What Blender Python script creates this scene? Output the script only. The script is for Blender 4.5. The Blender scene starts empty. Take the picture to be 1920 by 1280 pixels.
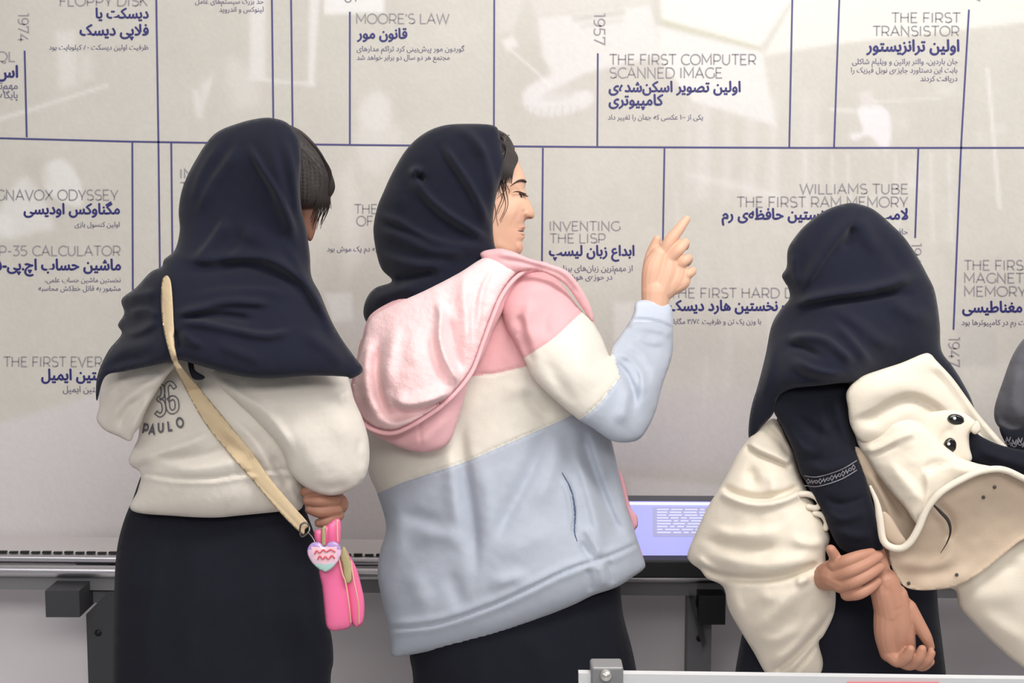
import bpy, bmesh, math, random
import numpy as np
from mathutils import Vector, Matrix, geometry
from mathutils.kdtree import KDTree
rng = np.random.RandomState(7)
random.seed(7)
SC = bpy.context.scene
COL = SC.collection

# ------------------------------------------------------------------ camera, world, lights, exposure
F = 2600.0
PITCH = math.radians(6.0)
CAMZ = 1.55
cam = bpy.data.cameras.new('camera')
cam.lens = 36.0 * F / 1920.0
cam.sensor_width = 36.0
cam.clip_start = 0.05
camo = bpy.data.objects.new('camera', cam)
camo.location = (0, 0, CAMZ)
camo.rotation_euler = (math.radians(90) - PITCH, 0, 0)
COL.objects.link(camo)
SC.camera = camo
SC.view_settings.view_transform = 'Standard'
SC.view_settings.look = 'None'
SC.view_settings.exposure = 0.04
SC.view_settings.gamma = 1.0
SC.view_settings.use_curve_mapping = False
W = bpy.data.worlds.new('World')
SC.world = W
W.use_nodes = True
W.node_tree.nodes['Background'].inputs[0].default_value = (0.93, 0.95, 1.0, 1)
W.node_tree.nodes['Background'].inputs[1].default_value = 0.27


def area(name, loc, target, sx, sy, power, col=(1, 1, 1)):
    l = bpy.data.lights.new(name, 'AREA')
    l.shape = 'RECTANGLE'
    l.size, l.size_y = sx, sy
    l.energy = power
    l.color = col
    o = bpy.data.objects.new(name, l)
    o.location = loc
    o.rotation_euler = (Vector(target) - Vector(loc)).to_track_quat('-Z', 'Y').to_euler()
    COL.objects.link(o)
    return o


area('ceiling_and_fill_lamp', (0.9, 1.15, 3.05), (0.4, 2.9, 0.7), 1.6, 0.5, 47, (1.0, 0.97, 0.93))
area('ceiling_and_fill_lamp', (-1.9, 0.3, 3.1), (-0.3, 2.9, 1.2), 1.6, 0.8, 20, (1.0, 0.97, 0.94))
area('ceiling_and_fill_lamp', (2.6, 1.2, 3.1), (0.8, 2.9, 1.0), 1.4, 0.8, 22, (0.95, 0.97, 1.0))
area('ceiling_and_fill_lamp', (0.2, -1.6, 3.0), (0.1, 3.3, 0.3), 2.8, 0.8, 100, (1.0, 0.98, 0.95))  # fill added behind the camera to brighten the lower wall

CP, SP = math.cos(PITCH), math.sin(PITCH)


def P(x, y, d):
    """point on plane Y=d seen at photograph position x, y (used only to look up where things stand)"""
    x = np.asarray(x, float); y = np.asarray(y, float); d = np.asarray(d, float)
    u = (x - 960.0) / F
    v = -(y - 640.0) / F
    wy = CP + v * SP
    wz = -SP + v * CP
    t = d / wy
    return np.stack([u * t, d + 0 * t, CAMZ + wz * t], -1)


def lin(c):
    c = np.asarray(c, float) / 255.0
    return tuple(np.where(c <= 0.04045, c / 12.92, ((c + 0.055) / 1.055) ** 2.4))


MATS = {}


def mat(name, rgb=None, rough=0.8, metal=0.0, sheen=0.0, bump=0.0, bscale=300.0, attr=None, noise=0.0,
        nscale=8.0, emit=0.0, spec=0.5, sss=0.0, coat=0.0, trans=0.0, weave=False):
    if name in MATS:
        return MATS[name]
    m = bpy.data.materials.new(name)
    m.use_nodes = True
    nt = m.node_tree
    b = nt.nodes['Principled BSDF']
    b.inputs['Roughness'].default_value = rough
    b.inputs['Metallic'].default_value = metal
    b.inputs['Specular IOR Level'].default_value = spec
    b.inputs['Sheen Weight'].default_value = sheen
    b.inputs['Sheen Roughness'].default_value = 0.5
    b.inputs['Coat Weight'].default_value = coat
    b.inputs['Transmission Weight'].default_value = trans
    if sss:
        b.inputs['Subsurface Weight'].default_value = sss
        b.inputs['Subsurface Radius'].default_value = (0.012, 0.005, 0.003)
        b.inputs['Subsurface Scale'].default_value = 0.6
    tc = nt.nodes.new('ShaderNodeTexCoord')
    src = None
    if attr:
        a = nt.nodes.new('ShaderNodeAttribute')
        a.attribute_name = attr
        src = a.outputs['Color']
    else:
        r = nt.nodes.new('ShaderNodeRGB')
        r.outputs[0].default_value = (*lin(rgb), 1)
        src = r.outputs[0]
    if noise:
        n = nt.nodes.new('ShaderNodeTexNoise')
        n.inputs['Scale'].default_value = nscale
        n.inputs['Detail'].default_value = 6
        nt.links.new(tc.outputs['Object'], n.inputs['Vector'])
        mr = nt.nodes.new('ShaderNodeMapRange')
        mr.inputs['To Min'].default_value = 1 - noise
        mr.inputs['To Max'].default_value = 1 + noise
        nt.links.new(n.outputs['Fac'], mr.inputs['Value'])
        mx = nt.nodes.new('ShaderNodeMix')
        mx.data_type = 'RGBA'
        mx.blend_type = 'MULTIPLY'
        mx.inputs[0].default_value = 1
        nt.links.new(src, mx.inputs[6])
        nt.links.new(mr.outputs[0], mx.inputs[7])
        src = mx.outputs[2]
    nt.links.new(src, b.inputs['Base Color'])
    if emit:
        nt.links.new(src, b.inputs['Emission Color'])
        b.inputs['Emission Strength'].default_value = emit
    if bump:
        n = nt.nodes.new('ShaderNodeTexNoise')
        n.inputs['Scale'].default_value = bscale
        n.inputs['Detail'].default_value = 3
        nt.links.new(tc.outputs['Object'], n.inputs['Vector'])
        bp = nt.nodes.new('ShaderNodeBump')
        bp.inputs['Strength'].default_value = bump
        bp.inputs['Distance'].default_value = 0.002
        nt.links.new(n.outputs['Fac'], bp.inputs['Height'])
        nt.links.new(bp.outputs[0], b.inputs['Normal'])
    MATS[name] = m
    return m


# ------------------------------------------------------------------ object helpers
def rootloc(parent):
    v = Vector((0, 0, 0))
    while parent is not None:
        v = v + parent.location
        parent = parent.parent
    return v


def mesh_obj(name, verts, faces, m, parent=None, smooth=True, loc=None, colors=None):
    """verts in world metres; linked with its origin at its parent's origin (or loc)"""
    me = bpy.data.meshes.new(name)
    off = np.array(rootloc(parent)) + (np.array(loc) if (loc is not None and parent is None) else 0)
    v = np.asarray(verts, float) - off
    me.from_pydata(v.tolist(), [], [tuple(map(int, f)) for f in faces] if not isinstance(faces, np.ndarray) else faces.tolist())
    if m is not None:
        for mm in (m if isinstance(m, (list, tuple)) else [m]):
            me.materials.append(mm)
    if smooth:
        me.polygons.foreach_set('use_smooth', [True] * len(me.polygons))
    if colors is not None:                  # per face
        ca = me.color_attributes.new('Col', 'FLOAT_COLOR', 'CORNER')
        lt = np.zeros(len(me.polygons), int)
        me.polygons.foreach_get('loop_total', lt)
        c = np.repeat(np.asarray(colors, float), lt, axis=0)
        c = np.concatenate([c, np.ones((len(c), 1))], 1)
        ca.data.foreach_set('color', c.ravel())
    me.update()
    o = bpy.data.objects.new(name, me)
    if parent is not None:
        o.parent = parent
    elif loc is not None:
        o.location = loc
    COL.objects.link(o)
    return o


def tag(o, label=None, cat=None, group=None, kind=None):
    if label: o['label'] = label
    if cat: o['category'] = cat
    if group: o['group'] = group
    if kind: o['kind'] = kind
    return o


def empty(name, loc, label, cat, group=None):
    o = bpy.data.objects.new(name, None)
    o.location = loc
    o.empty_display_size = 0.1
    COL.objects.link(o)
    return tag(o, label, cat, group)


def bm_mesh(name, bm, m, parent=None, smooth=False, loc=None):
    bm.normal_update()
    bm.verts.ensure_lookup_table()
    v = [tuple(x.co) for x in bm.verts]
    bm.verts.index_update()
    f = [[q.index for q in p.verts] for p in bm.faces]
    bm.free()
    return mesh_obj(name, v, f, m, parent, smooth, loc)


def box(bm, lo, hi, bev=0.0):
    lo, hi = Vector(lo), Vector(hi)
    M = Matrix.Translation((lo + hi) / 2) @ Matrix.Diagonal((*(hi - lo), 1))
    r = bmesh.ops.create_cube(bm, size=1.0, matrix=M)
    if bev:
        es = list({e for v in r['verts'] for e in v.link_edges})
        bmesh.ops.bevel(bm, geom=es, offset=bev, segments=3, affect='EDGES', profile=0.5)


def boxo(name, lo, hi, m, parent=None, bev=0.0, loc=None):
    bm = bmesh.new()
    box(bm, lo, hi, bev)
    return bm_mesh(name, bm, m, parent, False, loc)


def catmull(pts, closed=False, n=8):
    p = np.asarray(pts, float)
    if closed:
        q = np.concatenate([p[-1:], p, p[:2]])
    else:
        q = np.concatenate([2 * p[:1] - p[1:2], p, 2 * p[-1:] - p[-2:-1]])
    out = []
    for i in range(1, len(q) - 2):
        a, b, c, d = q[i - 1], q[i], q[i + 1], q[i + 2]
        t = np.linspace(0, 1, n, endpoint=False)[:, None]
        out.append(0.5 * ((2 * b) + (-a + c) * t + (2 * a - 5 * b + 4 * c - d) * t ** 2 + (-a + 3 * b - 3 * c + d) * t ** 3))
    out = np.concatenate(out)
    if not closed:
        out = np.concatenate([out, p[-1:]])
    return out


def resample(p, s, closed=False):
    if closed:
        p = np.concatenate([p, p[:1]])
    seg = np.linalg.norm(np.diff(p, axis=0), axis=1)
    L = np.concatenate([[0], np.cumsum(seg)])
    n = max(2 if not closed else 6, int(round(L[-1] / s)))
    t = np.linspace(0, L[-1], n + 1)
    o = np.stack([np.interp(t, L, p[:, k]) for k in range(p.shape[1])], 1)
    return o[:-1] if closed else o


def inside(pts, poly):
    x, y = pts[:, 0][:, None], pts[:, 1][:, None]
    a, b = poly, np.roll(poly, -1, axis=0)
    c = ((a[:, 1] > y) != (b[:, 1] > y))
    dy = b[:, 1] - a[:, 1]
    dy = np.where(np.abs(dy) < 1e-9, 1e-9, dy)
    xi = (b[:, 0] - a[:, 0]) * (y - a[:, 1]) / dy + a[:, 0]
    return (np.sum(c & (x < xi), axis=1) % 2) == 1


def segdist(pts, poly):
    """distance, signed side, param along the polyline"""
    a, b = poly[:-1], poly[1:]
    d = b - a
    L2 = np.maximum((d ** 2).sum(1), 1e-9)
    out = np.full(len(pts), 1e9); side = np.zeros(len(pts)); tt = np.zeros(len(pts))
    cum = np.concatenate([[0], np.cumsum(np.sqrt(L2))])
    for i in range(len(a)):
        r = pts - a[i]
        t = np.clip((r @ d[i]) / L2[i], 0, 1)
        q = r - t[:, None] * d[i]
        dd = np.sqrt((q ** 2).sum(1))
        s = d[i][0] * r[:, 1] - d[i][1] * r[:, 0]
        m = dd < out
        out[m] = dd[m]; side[m] = s[m]; tt[m] = (cum[i] + t[m] * math.sqrt(L2[i])) / cum[-1]
    return out, side, tt


def strokes_eval(pts, strokes):
    """each stroke: (points, width | (width left, width right), height[, end taper]) in photograph px"""
    h = np.zeros(len(pts))
    for s in strokes:
        pl, w, a = s[0], s[1], s[2]
        tap = s[3] if len(s) > 3 else 0.3
        wl, wr = w if isinstance(w, tuple) else (w, w)
        pl = np.asarray(pl, float)
        mw = 3 * max(wl, wr)
        bb = (pts[:, 0] > pl[:, 0].min() - mw - 20) & (pts[:, 0] < pl[:, 0].max() + mw + 20) & \
             (pts[:, 1] > pl[:, 1].min() - mw - 20) & (pts[:, 1] < pl[:, 1].max() + mw + 20)
        if not bb.any():
            continue
        q = pts[bb]
        c = catmull(pl, n=5) if len(pl) > 2 else pl
        dd, side, t = segdist(q, c)
        ww = np.where(side > 0, wr, wl)     # side>0: right-hand side when y points down
        f = np.exp(-(dd / ww) ** 2)
        if tap > 0:
            e = np.clip(np.minimum(t, 1 - t) / tap, 0, 1)
            f = f * (0.08 + 0.92 * e * e * (3 - 2 * e))
        h[bb] += a * f
    return h


class Noise2:
    def __init__(self, seed, scale, n=14):
        r = np.random.RandomState(seed)
        an = r.rand(n) * 6.283
        k = (0.6 + r.rand(n) * 1.4) * 6.283 / scale
        self.kx, self.ky, self.ph, self.n = k * np.cos(an), k * np.sin(an), r.rand(n) * 6.283, n

    def __call__(self, p):
        return np.cos(p[:, :1] * self.kx + p[:, 1:] * self.ky + self.ph).sum(1) / math.sqrt(self.n)


def rbf(ctrl):
    c = np.asarray(ctrl, float)
    if len(c) == 1:
        return lambda p: np.full(len(p), c[0, 2])
    X = c[:, :2] / 300.0
    def phi(r): return np.sqrt(r * r + 0.05)
    A = phi(np.linalg.norm(X[:, None] - X[None], axis=2))
    n = len(c)
    M = np.zeros((n + 1, n + 1)); M[:n, :n] = A; M[:n, n] = 1; M[n, :n] = 1
    w = np.linalg.solve(M + 1e-9 * np.eye(n + 1), np.concatenate([c[:, 2], [0]]))
    def f(p):
        r = np.linalg.norm(p[:, None] / 300.0 - X[None], axis=2)
        return phi(r) @ w[:n] + w[n]
    return f


class Surf:
    """front surface of a piece, to lay the next piece on"""
    def __init__(self, pts, d):
        self.pts, self.d = pts, d
        self.k = KDTree(len(pts))
        for i, p in enumerate(pts):
            self.k.insert((p[0], p[1], 0), i)
        self.k.balance()

    def __call__(self, p):
        out = np.empty(len(p))
        for i, q in enumerate(p):
            r = self.k.find_n((q[0], q[1], 0), 4)
            w = [1 / (x[2] ** 2 + 4.0) for x in r]
            out[i] = sum(a * self.d[x[1]] for a, x in zip(w, r)) / sum(w)
        return out


def puff(name, outline, depth, m, parent=None, L=60, k=1.0, kb=None, strokes=(), s=5.0, cons=(), regions=None,
         wr=(), sk=1.3, smooth_outline=True, loc=None, label=None, fn=None, base=None):
    """a closed rounded body: outline (photograph px) filled with a fine mesh, swollen to a front and a back.
    depth: metres, or [(x, y, metres)...], or a function. L: roll-off width px, k/kb: swelling front/back.
    regions: [(polygon, rgb)...] fabric panels, base rgb first; cons: polylines forced as mesh edges (seams)"""
    kb = k if kb is None else kb
    ol = catmull(outline, True, 6) if smooth_outline else np.asarray(outline, float)
    ol = resample(ol, s, True)
    nb = len(ol)
    x0, y0 = ol.min(0); x1, y1 = ol.max(0)
    gx = np.arange(x0, x1, s); gy = np.arange(y0, y1, s * 0.866)
    G = np.stack(np.meshgrid(gx, gy), -1)
    G[1::2, :, 0] += s / 2
    G = G.reshape(-1, 2)
    G = G + (rng.rand(*G.shape) - .5) * s * 0.12
    G = G[inside(G, ol)]
    dd, _, _ = segdist(G, np.concatenate([ol, ol[:1]]))
    G = G[dd > s * 0.55]
    ext = []
    edges = []
    cpts = []
    for c in cons:
        cc = resample(catmull(c, n=6), s)
        if len(G):
            d2, _, _ = segdist(G, cc)
            G = G[d2 > s * 0.45]
        st = nb + sum(len(e) for e in cpts)
        cpts.append(cc)
        edges += [(st + i, st + i + 1) for i in range(len(cc) - 1)]
    allp = np.concatenate([ol] + cpts + [G]) if cpts else np.concatenate([ol, G])
    edges += [(i, (i + 1) % nb) for i in range(nb)]
    res = geometry.delaunay_2d_cdt([Vector(p) for p in allp.tolist()], edges, [], 0, 0.01)
    V = np.array([tuple(v) for v in res[0]])
    T = np.array([f for f in res[2] if len(f) == 3])
    cen = V[T].mean(1)
    T = T[inside(cen, ol)]
    # orient all the same way
    e1 = V[T[:, 1]] - V[T[:, 0]]; e2 = V[T[:, 2]] - V[T[:, 0]]
    ar = e1[:, 0] * e2[:, 1] - e1[:, 1] * e2[:, 0]
    T = T[np.abs(ar) > 1e-6]; ar = ar[np.abs(ar) > 1e-6]
    T[ar < 0] = T[ar < 0][:, ::-1]
    used = np.unique(T)
    mp = -np.ones(len(V), int); mp[used] = np.arange(len(used)); V = V[used]; T = mp[T]
    n = len(V)
    # boundary
    E = np.sort(np.concatenate([T[:, [0, 1]], T[:, [1, 2]], T[:, [2, 0]]]), axis=1)
    key = E[:, 0].astype(np.int64) * n + E[:, 1]
    uk, cnt = np.unique(key, return_counts=True)
    bk = uk[cnt == 1]
    bd = np.zeros(n, bool); bd[bk // n] = True; bd[bk % n] = True
    # cotangent Laplacian, screened Poisson
    area2 = np.abs(ar)
    W_ = np.zeros(len(T) * 3); I = np.zeros(len(T) * 3, int); J = np.zeros(len(T) * 3, int)
    for q in range(3):
        i, j, o_ = T[:, q], T[:, (q + 1) % 3], T[:, (q + 2) % 3]
        a = V[i] - V[o_]; b = V[j] - V[o_]
        cot = (a * b).sum(1) / area2
        sl = slice(q * len(T), (q + 1) * len(T))
        W_[sl] = np.maximum(cot, 0.02) * 0.5; I[sl] = i; J[sl] = j
    mass = np.bincount(T.ravel(), np.repeat(area2 / 6, 3), n)
    diag = np.bincount(I, W_, n) + np.bincount(J, W_, n) + mass / L ** 2
    fr = ~bd

    def Aop(u):
        return diag * u - np.bincount(I, W_ * u[J], n) - np.bincount(J, W_ * u[I], n)
    u = np.zeros(n); r = np.where(fr, mass, 0.0); z = r / diag; p = z.copy(); rz = r @ z; r0 = rz
    for it in range(600):
        Ap = np.where(fr, Aop(p), 0)
        al = rz / max(p @ Ap, 1e-30)
        u += al * p; r -= al * Ap
        z = r / diag; rn = r @ z
        if rn < 1e-8 * r0: break
        p = z + (rn / rz) * p; rz = rn
    h = np.sqrt(np.maximum(2 * u, 0))
    if callable(depth): d0 = depth(V)
    elif isinstance(depth, (int, float)): d0 = np.full(n, float(depth))
    else: d0 = rbf(depth)(V)
    unit = d0 / F
    f = sk * strokes_eval(V, strokes)
    for amp, sc_, sd in wr:
        f = f + 0.5 * amp * Noise2(sd, sc_)(V)
    if fn is not None:
        f = f + fn(V)
    hmax = max(h.max(), 1e-6)
    fade = np.clip(h / (0.35 * hmax), 0, 1)
    fr_d = d0 - unit * (k * h + f * (0.25 + 0.75 * fade))
    bk_d = d0 + unit * kb * h
    vf = P(V[:, 0], V[:, 1], fr_d)
    vb = P(V[:, 0], V[:, 1], bk_d)
    idx = np.arange(n)
    bi = idx.copy()
    inn = np.where(fr)[0]
    bi[inn] = n + np.arange(len(inn))
    verts = np.concatenate([vf, vb[inn]])
    FT = T[:, ::1]
    BT = bi[T][:, ::-1]
    faces = np.concatenate([FT, BT])
    # drop degenerate back faces whose three corners are all on the outline
    dup = bd[T].all(1)
    faces = np.concatenate([FT, BT[~dup]])
    cols = None
    if regions is not None:
        cen = V[T].mean(1)
        c = np.tile(np.array(lin(base)), (len(T), 1))
        for poly, rgb in regions:
            mm = inside(cen, np.asarray(poly, float))
            c[mm] = lin(rgb)
        cols = np.concatenate([c, c[~dup]])
    o = mesh_obj(name, verts, faces, m, parent, True, loc, cols)
    if label: o['label'] = label
    o_s = Surf(V, fr_d)
    return o, o_s


def frames(pts):
    t = np.gradient(pts, axis=0)
    t /= np.linalg.norm(t, axis=1)[:, None] + 1e-12
    up = np.array([0, 0, 1.0]) if abs(t[0][2]) < 0.9 else np.array([0, 1.0, 0])
    N = []
    nrm = np.cross(up, t[0]); nrm /= np.linalg.norm(nrm)
    for i in range(len(pts)):
        nrm = nrm - t[i] * (nrm @ t[i]); nrm /= np.linalg.norm(nrm) + 1e-12
        N.append(nrm)
    N = np.array(N)
    return t, N, np.cross(t, N)


def tube_data(pts, r, seg=10, flat=1.0, caps=True):
    """rounded tube along world points; r scalar or per point"""
    pts = np.asarray(pts, float); n = len(pts)
    r = np.full(n, r) if np.isscalar(r) else np.asarray(r, float)
    t, N, B = frames(pts)
    rows_c = []; rows_r = []; rn = []; rb = []
    if caps:
        for q in (0.0, 0.35, 0.7, 0.92):
            rows_c.append(pts[0] - t[0] * r[0] * math.sqrt(1 - q * q)); rows_r.append(max(r[0] * q, 1e-5)); rn.append(N[0]); rb.append(B[0])
    for i in range(n):
        rows_c.append(pts[i]); rows_r.append(r[i]); rn.append(N[i]); rb.append(B[i])
    if caps:
        for q in (0.92, 0.7, 0.35, 0.0):
            rows_c.append(pts[-1] + t[-1] * r[-1] * math.sqrt(1 - q * q)); rows_r.append(max(r[-1] * q, 1e-5)); rn.append(N[-1]); rb.append(B[-1])
    a = np.linspace(0, 2 * math.pi, seg, endpoint=False)
    V = []
    for c, rr, nn, bb in zip(rows_c, rows_r, rn, rb):
        V.append(c + rr * (np.cos(a)[:, None] * nn + flat * np.sin(a)[:, None] * bb))
    V = np.concatenate(V)
    m = len(rows_c)
    Fc = []
    for i in range(m - 1):
        for j in range(seg):
            j2 = (j + 1) % seg
            Fc.append((i * seg + j, i * seg + j2, (i + 1) * seg + j2, (i + 1) * seg + j))
    Fc.append(tuple(range(seg))[::-1])
    Fc.append(tuple(range((m - 1) * seg, m * seg)))
    return V, Fc


def merge(parts):
    V = []; Fc = []; o = 0
    for v, f in parts:
        V.append(v); Fc += [tuple(i + o for i in q) for q in f]; o += len(v)
    return np.concatenate(V), Fc


def pxtube(pl, rpx, seg=10, smooth=True, n=5, flat=1.0):
    """pl: (x, y, metres) list; radius in photograph px at that depth (scalar or list)"""
    p = np.asarray(pl, float)
    r = np.full(len(p), rpx) if np.isscalar(rpx) else np.asarray(rpx, float)
    q = np.concatenate([p, r[:, None]], 1)
    if smooth and len(q) > 2:
        q = catmull(q, n=n)
    w = P(q[:, 0], q[:, 1], q[:, 2])
    return tube_data(w, q[:, 3] * q[:, 2] / F, seg, flat)


def remeshed(parts, voxel, smooth_it=4, fac=0.5):
    V, Fc = merge(parts)
    me = bpy.data.meshes.new('tmp')
    me.from_pydata(V.tolist(), [], Fc)
    o = bpy.data.objects.new('tmp', me)
    COL.objects.link(o)
    r = o.modifiers.new('r', 'REMESH'); r.mode = 'VOXEL'; r.voxel_size = voxel
    s = o.modifiers.new('s', 'SMOOTH'); s.iterations = smooth_it; s.factor = fac
    dg = bpy.context.evaluated_depsgraph_get()
    ev = o.evaluated_get(dg).to_mesh()
    n = len(ev.vertices)
    v = np.empty(n * 3); ev.vertices.foreach_get('co', v)
    f = [tuple(p.vertices) for p in ev.polygons]
    bpy.data.objects.remove(o)
    bpy.data.meshes.remove(me)
    return v.reshape(-1, 3), f
# ------------------------------------------------------------------ lettering
AR = {}
def _t(s, iso, fin=None, ini=None, med=None): AR[s] = (iso, fin or iso, ini, med)
_t('ا', 0xFE8D, 0xFE8E); _t('آ', 0xFE81, 0xFE82); _t('د', 0xFEA9, 0xFEAA); _t('ذ', 0xFEAB, 0xFEAC)
_t('ر', 0xFEAD, 0xFEAE); _t('ز', 0xFEAF, 0xFEB0); _t('ژ', 0xFB8A, 0xFB8B); _t('و', 0xFEED, 0xFEEE)
for ch, b in (('ب', 0xFE8F), ('ت', 0xFE95), ('ث', 0xFE99), ('ج', 0xFE9D), ('ح', 0xFEA1), ('خ', 0xFEA5), ('س', 0xFEB1), ('ش', 0xFEB5),
              ('ص', 0xFEB9), ('ض', 0xFEBD), ('ط', 0xFEC1), ('ظ', 0xFEC5), ('ع', 0xFEC9), ('غ', 0xFECD), ('ف', 0xFED1), ('ق', 0xFED5),
              ('ل', 0xFEDD), ('م', 0xFEE1), ('ن', 0xFEE5), ('ه', 0xFEE9), ('ی', 0xFBFC), ('ک', 0xFB8E), ('گ', 0xFB92), ('پ', 0xFB56), ('چ', 0xFB7A)):
    _t(ch, b, b + 1, b + 2, b + 3)


def shape_fa(s):
    out = []
    n = len(s)
    i = 0
    s = s.replace('ُ', '').replace('َ', '')
    n = len(s)
    while i < n:
        c = s[i]
        if c not in AR:
            if c != '\u200c': out.append(c)
            i += 1
            continue
        prev = i > 0 and s[i - 1] in AR and AR[s[i - 1]][2] is not None
        if c == 'ل' and i + 1 < n and s[i + 1] == 'ا':
            out.append(chr(0xFEFC if prev else 0xFEFB)); i += 2
            continue
        nxt = i + 1 < n and s[i + 1] in AR and AR[c][2] is not None
        iso, fin, ini, med = AR[c]
        out.append(chr(med if prev and nxt else ini if nxt else fin if prev else iso))
        i += 1
    # reverse, keeping digit runs
    txt = ''.join(out)[::-1]
    res = ''; run = ''
    for ch in txt:
        if ch in '۰۱۲۳۴۵۶۷۸۹/0123456789': run += ch
        else:
            res += run[::-1] + ch; run = ''
    return res + run[::-1]


def glyph_mesh(txt, off, res=3):
    c = bpy.data.curves.new('t', 'FONT'); c.body = txt; c.offset = off; c.resolution_u = res
    o = bpy.data.objects.new('t', c); COL.objects.link(o)
    dg = bpy.context.evaluated_depsgraph_get(); dg.update()
    ev = o.evaluated_get(dg); me = ev.to_mesh()
    v = np.empty(len(me.vertices) * 3); me.vertices.foreach_get('co', v)
    f = [tuple(p.vertices) for p in me.polygons]
    bpy.data.objects.remove(o); bpy.data.curves.remove(c)
    return v.reshape(-1, 3)[:, :2], f


def arc(cx, cy, rx, ry, a0, a1, n=14):
    a = np.radians(np.linspace(a0, a1, n))
    return [(cx + rx * math.cos(t), cy + ry * math.sin(t)) for t in a]


# monoline capitals; cap height 1, (advance, [strokes])
G = {
 'A': (.98, [[(.02, 0), (.45, 1), (.88, 0)], [(.17, .33), (.73, .33)]]),
 'B': (.90, [[(.08, 0), (.08, 1), (.42, 1)] + arc(.45, .76, .27, .24, 90, -90) + [(.08, .52)], [(.45, .52)] + arc(.5, .26, .30, .26, 90, -90) + [(.08, 0)]]),
 'C': (.92, [arc(.55, .5, .5, .5, 48, 312, 24)]),
 'D': (1.0, [[(.08, 0), (.08, 1), (.4, 1)] + arc(.42, .5, .48, .5, 90, -90, 20) + [(.08, 0)]]),
 'E': (.80, [[(.66, 1), (.08, 1), (.08, 0), (.68, 0)], [(.08, .52), (.58, .52)]]),
 'F': (.76, [[(.66, 1), (.08, 1), (.08, 0)], [(.08, .48), (.58, .48)]]),
 'G': (1.0, [arc(.55, .5, .5, .5, 48, 325, 24) + [(.92, .22), (.92, .48)]]),
 'H': (.98, [[(.08, 0), (.08, 1)], [(.8, 0), (.8, 1)], [(.08, .52), (.8, .52)]]),
 'I': (.34, [[(.12, 0), (.12, 1)]]),
 'K': (.86, [[(.08, 0), (.08, 1)], [(.72, 1), (.08, .36)], [(.3, .58), (.76, 0)]]),
 'L': (.72, [[(.08, 1), (.08, 0), (.64, 0)]]),
 'M': (1.14, [[(.08, 0), (.08, 1), (.53, .26), (.98, 1), (.98, 0)]]),
 'N': (.98, [[(.08, 0), (.08, 1), (.8, 0), (.8, 1)]]),
 'O': (1.10, [arc(.52, .5, .5, .5, 0, 360, 32)]),
 'P': (.86, [[(.08, 0), (.08, 1), (.42, 1)] + arc(.44, .68, .32, .32, 90, -90) + [(.08, .36)]]),
 'Q': (1.10, [arc(.52, .5, .5, .5, 0, 360, 32), [(.5, .02), (.62, -.14), (.8, -.16), (.92, -.06)]]),
 'R': (.88, [[(.08, 0), (.08, 1), (.42, 1)] + arc(.44, .68, .32, .32, 90, -90) + [(.08, .36)], [(.46, .36), (.74, 0)]]),
 'S': (.80, [arc(.38, .76, .3, .25, 40, 180, 12) + arc(.38, .76, .3, .25, 180, 255, 6) + arc(.4, .26, .32, .26, 75, -60, 14) + arc(.4, .26, .34, .26, -60, -150, 10)]),
 'T': (.80, [[(.0, 1), (.76, 1)], [(.38, 1), (.38, 0)]]),
 'U': (.96, [[(.08, 1), (.08, .38)] + arc(.43, .38, .35, .38, 180, 360, 16) + [(.78, 1)]]),
 'V': (.90, [[(.0, 1), (.42, 0), (.84, 1)]]),
 'W': (1.36, [[(.0, 1), (.32, 0), (.65, .98), (.98, 0), (1.3, 1)]]),
 'X': (.86, [[(.02, 1), (.78, 0)], [(.78, 1), (.02, 0)]]),
 'Y': (.80, [[(.0, 1), (.38, .36), (.76, 1)], [(.38, .36), (.38, 0)]]),
 ' ': (.36, []), '-': (.5, [[(.06, .42), (.4, .42)]]), "'": (.2, [[(.08, 1), (.06, .74)]]),
 '0': (.9, [arc(.41, .5, .36, .5, 0, 360, 28)]),
 '1': (.46, [[(.02, 1), (.26, 1), (.26, 0)]]),
 '3': (.78, [[(.06, 1), (.64, 1), (.34, .6)] + arc(.34, .3, .34, .3, 90, -140, 16)]),
 '4': (.9, [[(.56, 1), (.04, .28), (.82, .28)], [(.6, .52), (.6, 0)]]),
 '5': (.8, [[(.62, 1), (.14, 1), (.09, .56), (.3, .58)] + arc(.34, .29, .33, .29, 88, -145, 16)]),
 '6': (.84, [[(.66, .95), (.5, 1), (.34, .98), (.2, .88), (.1, .7), (.07, .5), (.07, .34)], arc(.4, .31, .33, .31, 0, 360, 24)]),
 '7': (.8, [[(.06, .8), (.06, 1), (.7, 1), (.26, 0)]]),
 '9': (.84, [arc(.38, .69, .33, .31, 0, 360, 24), [(.71, .66), (.71, .5), (.66, .28), (.54, .1), (.4, .02), (.26, 0), (.12, .06)]]),
}


def ribbon(pl, w):
    p = np.asarray(pl, float)
    keep = [0] + [i for i in range(1, len(p)) if np.linalg.norm(p[i] - p[i - 1]) > 1e-4]
    p = p[keep]
    V = []; Fc = []
    # per-segment quads with mitred joints
    d = np.diff(p, axis=0); d /= np.linalg.norm(d, axis=1)[:, None]
    nn = np.stack([-d[:, 1], d[:, 0]], 1)
    for i in range(len(p)):
        if i == 0: m = nn[0]
        elif i == len(p) - 1: m = nn[-1]
        else:
            m = nn[i - 1] + nn[i]; L = np.linalg.norm(m)
            m = nn[i] if L < .3 else m / L
            m = m / max(m @ nn[i], 0.35)
        V += [p[i] + m * w / 2, p[i] - m * w / 2]
    for i in range(len(p) - 1):
        Fc.append((2 * i, 2 * i + 1, 2 * i + 3, 2 * i + 2))
    return np.array(V), Fc


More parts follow.
